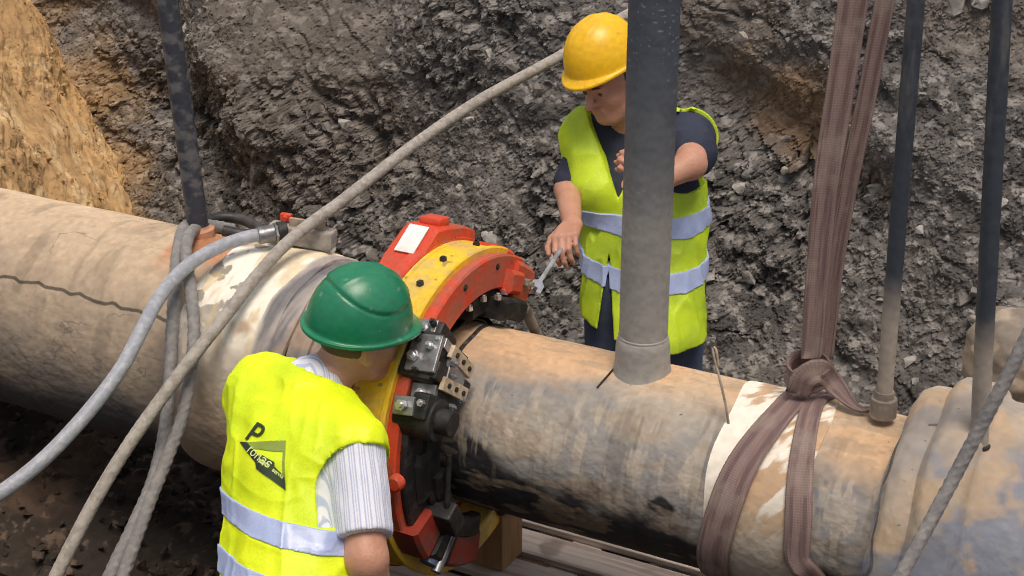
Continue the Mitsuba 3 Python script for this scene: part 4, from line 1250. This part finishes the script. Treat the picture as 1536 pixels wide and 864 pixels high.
lc = surf_px(VE, 400, 695)
gr_ = np.array([VE.at([lc + d])[0] - VE.at([lc - d])[0] for d in np.eye(3) * .03]); gr_ /= np.linalg.norm(gr_)
view1 = -(gr_ * .6 - .4 * FWD); view1 /= np.linalg.norm(view1)
def on_plane(x_, y_): r_ = ray(x_, y_); return CAM + r_ * (((lc - CAM) @ view1) / (r_ @ view1))
o_ = on_plane(347, 662); ex_ = on_plane(425, 660) - o_; ey_ = on_plane(428, 732) - on_plane(425, 660)
def to3(q): return o_ + q[:, :1] / 80 * ex_ + q[:, 1:2] / 72 * ey_       # photograph-like units: x right, y down from the triangle's left tip


def flat(poly, z=.003):
    return trimesh.creation.extrude_polygon(poly, z, engine='earcut')


tri = Polygon([(0, 0), (80, 0), (83, 72)])
inner = Polygon([(22, 10), (44, 13), (60, 16), (77, 17), (78.5, 57)])
add('person__vest__logo_frame', decal(VE, flat(tri.buffer(0).difference(inner), .002), to3, view1, .0015), 'mat_print_olive', 30)
band = Polygon([(-2, -2), (14, 0), (40, 24), (46, 22), (66, 33), (66, 40), (82, 55), (85, 76), (60, 58), (36, 42), (34, 32)])
add('person__vest__logo_band', decal(VE, flat(band, .002), to3, view1, .003), 'mat_print', 30)


def word(text, size, pos, ang, bold=False, slant=0.0):
    m = meshkit.text_mesh(text, size, .002, bold)
    v = m.vertices.copy()
    v[:, 0] += slant * v[:, 1]
    v[:, 1] *= -1
    c, q = math.cos(math.radians(ang)), math.sin(math.radians(ang))
    v = np.stack([pos[0] + c * v[:, 0] - q * v[:, 1], pos[1] + q * v[:, 0] + c * v[:, 1], m.vertices[:, 2]], 1)
    return trimesh.Trimesh(v, m.faces[:, ::-1], process=False)


def sub2(m):
    return m


add('person__vest__lettering', decal(VE, word('P', 30, (6, -8), 26, True, .2), to3, view1, .003), 'mat_print', 30)
add('person__vest__lettering', decal(VE, word('ronas', 14, (15, 14), 34, False, .2), to3, view1, .0045), 'mat_print_pale', 30)
add('person__vest__small_lettering', decal(VE, word('plyn', 6.5, (40, 31), 32, True), to3, view1, .0055), 'mat_print_pale', 30)
add('person__vest__small_lettering', decal(VE, word('servis', 5.5, (62, 46), 36, True), to3, view1, .0055), 'mat_print_pale', 30)
hc1 = HEAD1 + R1[1] * .040 - R1[0] * .004
face_bits('person', *FACE1)
add('person__hard_hat', helmet(hc1, f1, u1, 1.03, .024), 'mat_green_helmet', True)
TR = Field(lo1, hi1, .010)
TR.cone(H1 + (H1 - C1) * .1, H1 - (H1 - C1) * .1, .150, .150, .04)
legs(TR, .02)
fold(TR, [0, 0, 1], .010, 10, 9)
add('person__trousers', TR.mesh(2), 'mat_jeans', True)
for q in (FTL, FTR):
    BT = Field(q - .3, q + .3, .010)
    BT.cone(q + [0, 0, -.02], q + g1 * .15 + [0, 0, -.03], .048, .040, .02).cone(q, q + [0, 0, .09], .052, .058, .02)
    add('person__boot', BT.mesh(1), 'mat_boot', True)

# ---- the man in the yellow helmet behind the pipe
HEAD2 = P(916, 121, 4.88)
f2, u2 = np.array([-.62, -.64, -.30]), np.array([-.27, -.13, .95])
N2, C2, H2 = P(958, 200, 5.02), P(965, 290, 5.03), P(968, 425, 5.00)
RS2, LS2 = P(891, 205, 5.04), P(1035, 205, 5.0)
EL2, WR2 = P(852, 285, 4.98), P(858, 338, 4.68)
EL2L, WR2L = P(1037, 246, 4.66), P(984, 274, 4.62)
ft = [np.array([H2[0] - .12, H2[1] + .02, .07]), np.array([H2[0] + .14, H2[1] + .08, .07])]
hp = [H2 + np.array([-.09, 0, -.02]), H2 + np.array([.09, 0.02, -.02])]
kn2 = [(hp[i] + ft[i]) / 2 + np.array([0, -.06, .03]) for i in (0, 1)]
lo2, hi2 = np.array([-.10, 4.05, -.02]), np.array([.85, 5.35, 1.80])
B = Field(lo2, hi2, .005)
B.cone(H2, C2, .13, .15, .04); B.cone(C2, N2, .14, .07, .05); B.cone(RS2, LS2, .065, .065, .05)
nb2 = np.cross(np.cross(f2, u2), f2)
B.cone(N2, HEAD2 - u2 * .07, .060, .057, .03)
R2 = head(B, HEAD2, f2, u2)
B.cone(RS2, EL2, .056, .043, .03); B.cone(EL2, WR2, .044, .029, .015)
B.cone(LS2, EL2L, .058, .047, .03); B.cone(EL2L, WR2L, .046, .031, .015)
KN2 = P(822, 388, 4.47)
hand(B, WR2, P(838, 372, 4.52) - WR2, np.array([-.35, -.5, .75]), 1, 40, 1.05)
hand(B, WR2L, P(950, 244, 4.60) - WR2L, np.array([.1, -.9, .5]), 1, 55, 1.08)
F_legs = ((hp[0], kn2[0], ft[0]), (hp[1], kn2[1], ft[1])); legs(B)
thing('person_001', 'man in a yellow hard hat and worn yellow vest standing behind the pipe', 'person')
add('person_001__body', B.mesh(2), 'mat_skin', True)
SH = Field(lo2, hi2, .006)
R_t2 = frame(C2 - H2, LS2 - RS2)
SH.cone(H2, C2, .142, .160, .04, flat=(R_t2, (1, .85, 1.12))).cone(C2, N2, .150, .080, .05).cone(RS2, LS2, .075, .078, .04)
SH.cone(RS2, RS2 + (EL2 - RS2) * .85, .066, .056, .02)
SH.cone(LS2, LS2 + (EL2L - LS2) * .62, .078, .078, .02)
fold(SH, [0, 0, 1], .009, 16, 14)
add('person_001__shirt', SH.mesh(2), 'mat_navy', True)
VE2 = Field([.05, 4.28, .45], [.80, 5.30, 1.65], .0048)
low2 = P(968, 500, 4.98)
VE2.cone(low2, C2, .172, .172, .05, flat=(R_t2, (1, .82, 1.17)))
VE2.cone(C2, N2 - (N2 - C2) * .05, .162, .098, .05)
VE2.cone(RS2, LS2, .098, .090, .05)
VE2.cone(RS2 + bx * -.03, P(899, 285, 4.97), .092, .10, .05)
fold(VE2, [0, 0, 1], .014, 9, 17)
x, y, z = VE2.grid()
for S0, E0, rr0, t0 in ((LS2 - ZV * .028, EL2L - ZV * .028, .124, .004),):
    dA = (E0 - S0) / np.linalg.norm(E0 - S0)
    tt = (x - S0[0]) * dA[0] + (y - S0[1]) * dA[1] + (z - S0[2]) * dA[2]
    rad_ = np.sqrt(np.maximum((x - S0[0]) ** 2 + (y - S0[1]) ** 2 + (z - S0[2]) ** 2 - tt * tt, 0))
    VE2.v = np.maximum(VE2.v, -np.maximum(rad_ - rr0, t0 - tt)).astype(np.float32)
dN = np.array([-.1, -.15, 1.0]); dN /= np.linalg.norm(dN)
tt = (x - N2[0]) * dN[0] + (y - N2[1]) * dN[1] + (z - N2[2]) * dN[2]
rad_ = np.sqrt(np.maximum((x - N2[0]) ** 2 + (y - N2[1]) ** 2 + (z - N2[2]) ** 2 - tt * tt, 0))
VE2.v = np.maximum(VE2.v, -np.maximum(rad_ - .082 - .3 * tt, -.02 - tt)).astype(np.float32)
low_z = P(968, 506, 4.9)[2]
VE2.v = np.maximum(VE2.v, low_z - z + .03 * np.sin(x * 9)).astype(np.float32)


def vcut(F, tip, top_z, half, facing):
    """a V opening in the front: apex at tip, half width at top_z"""
    gx, gy, gz = F.grid()
    r_ = np.cross(facing, ZV); r_ /= np.linalg.norm(r_)
    across = (gx - tip[0]) * r_[0] + (gy - tip[1]) * r_[1] + 0 * gz
    w_ = half * (gz - tip[2]) / (top_z - tip[2])
    ahead = (gx - tip[0]) * facing[0] + (gy - tip[1]) * facing[1] + .22
    cut = np.maximum(np.abs(across) - w_, -ahead)
    F.v = np.maximum(F.v, -cut * .8).astype(np.float32)


fc2 = np.array([-.12, -1, 0]); fc2 /= np.linalg.norm(fc2)
tip_a = surf_px(VE2, 927, 300, 4.4); vcut(VE2, tip_a, N2[2] + .02, .085, fc2)
tip_b = surf_px(VE2, 914, 375, 4.4); vcut(VE2, tip_b, low_z, .030, fc2)
add('person_001__vest', VE2.mesh(2, 3000), 'mat_vest_worn', True)
for (xx, yy) in ((935, 338), (945, 424)):
    q = surf_px(VE2, xx, yy, 4.4)
    add('person_001__vest__reflective_strip', stripe(VE2, [.02, -.12, 1], q, .028), 'mat_reflective', True)
hc2 = HEAD2 + R2[1] * .070 + R2[0] * .004
face_bits('person_001', HEAD2, R2)
add('person_001__hard_hat', helmet(hc2, f2, u2, 1.02, .018, False), 'mat_yellow_helmet', True)
TR = Field(lo2, hi2, .010)
TR.cone(H2 + [-.04, .02, -.07], H2 + [.04, .02, -.04], .118, .118, .04)
legs(TR, .022)
fold(TR, [0, 0, 1], .010, 10, 19)
add('person_001__trousers', TR.mesh(2), 'mat_jeans', True)
for q in ft:
    BT = Field(q - .3, q + .3, .010)
    BT.cone(q + [0, 0, -.02], q + np.array([0, -.15, -.03]), .048, .040, .02).cone(q, q + [0, 0, .09], .052, .058, .02)
    add('person_001__boot', BT.mesh(1), 'mat_boot', True)

# ---- the wrench in his hand, on the joint bolt
thing('wrench', 'small steel wrench held in the hand of the man behind the pipe', 'wrench')
w0, w1 = P(832, 388, 4.46), P(806, 428, 4.36)
R_ = frame(w1 - w0, [0, -1, .4])
L_ = np.linalg.norm(w1 - w0)
jaw = Polygon([(0, -.016), (.03, -.018), (.034, -.008), (.016, -.007), (.016, .007), (.034, .008), (.03, .018), (0, .016), (-.012, .006), (-.012, -.006)])
shape = jaw.buffer(.002)
jm = trimesh.creation.extrude_polygon(shape, .010, engine='earcut')
add('wrench__handle', xf(xf(rbox(L_ + .05, .013, .007, .003), None, [L_ / 2 - .03, 0, 0]), R_, w0), 'mat_bright_steel', 30)
add('wrench__jaw', xf(xf(jm, None, [L_ - .005, 0, -.005]), R_, w0), 'mat_bright_steel', 30)
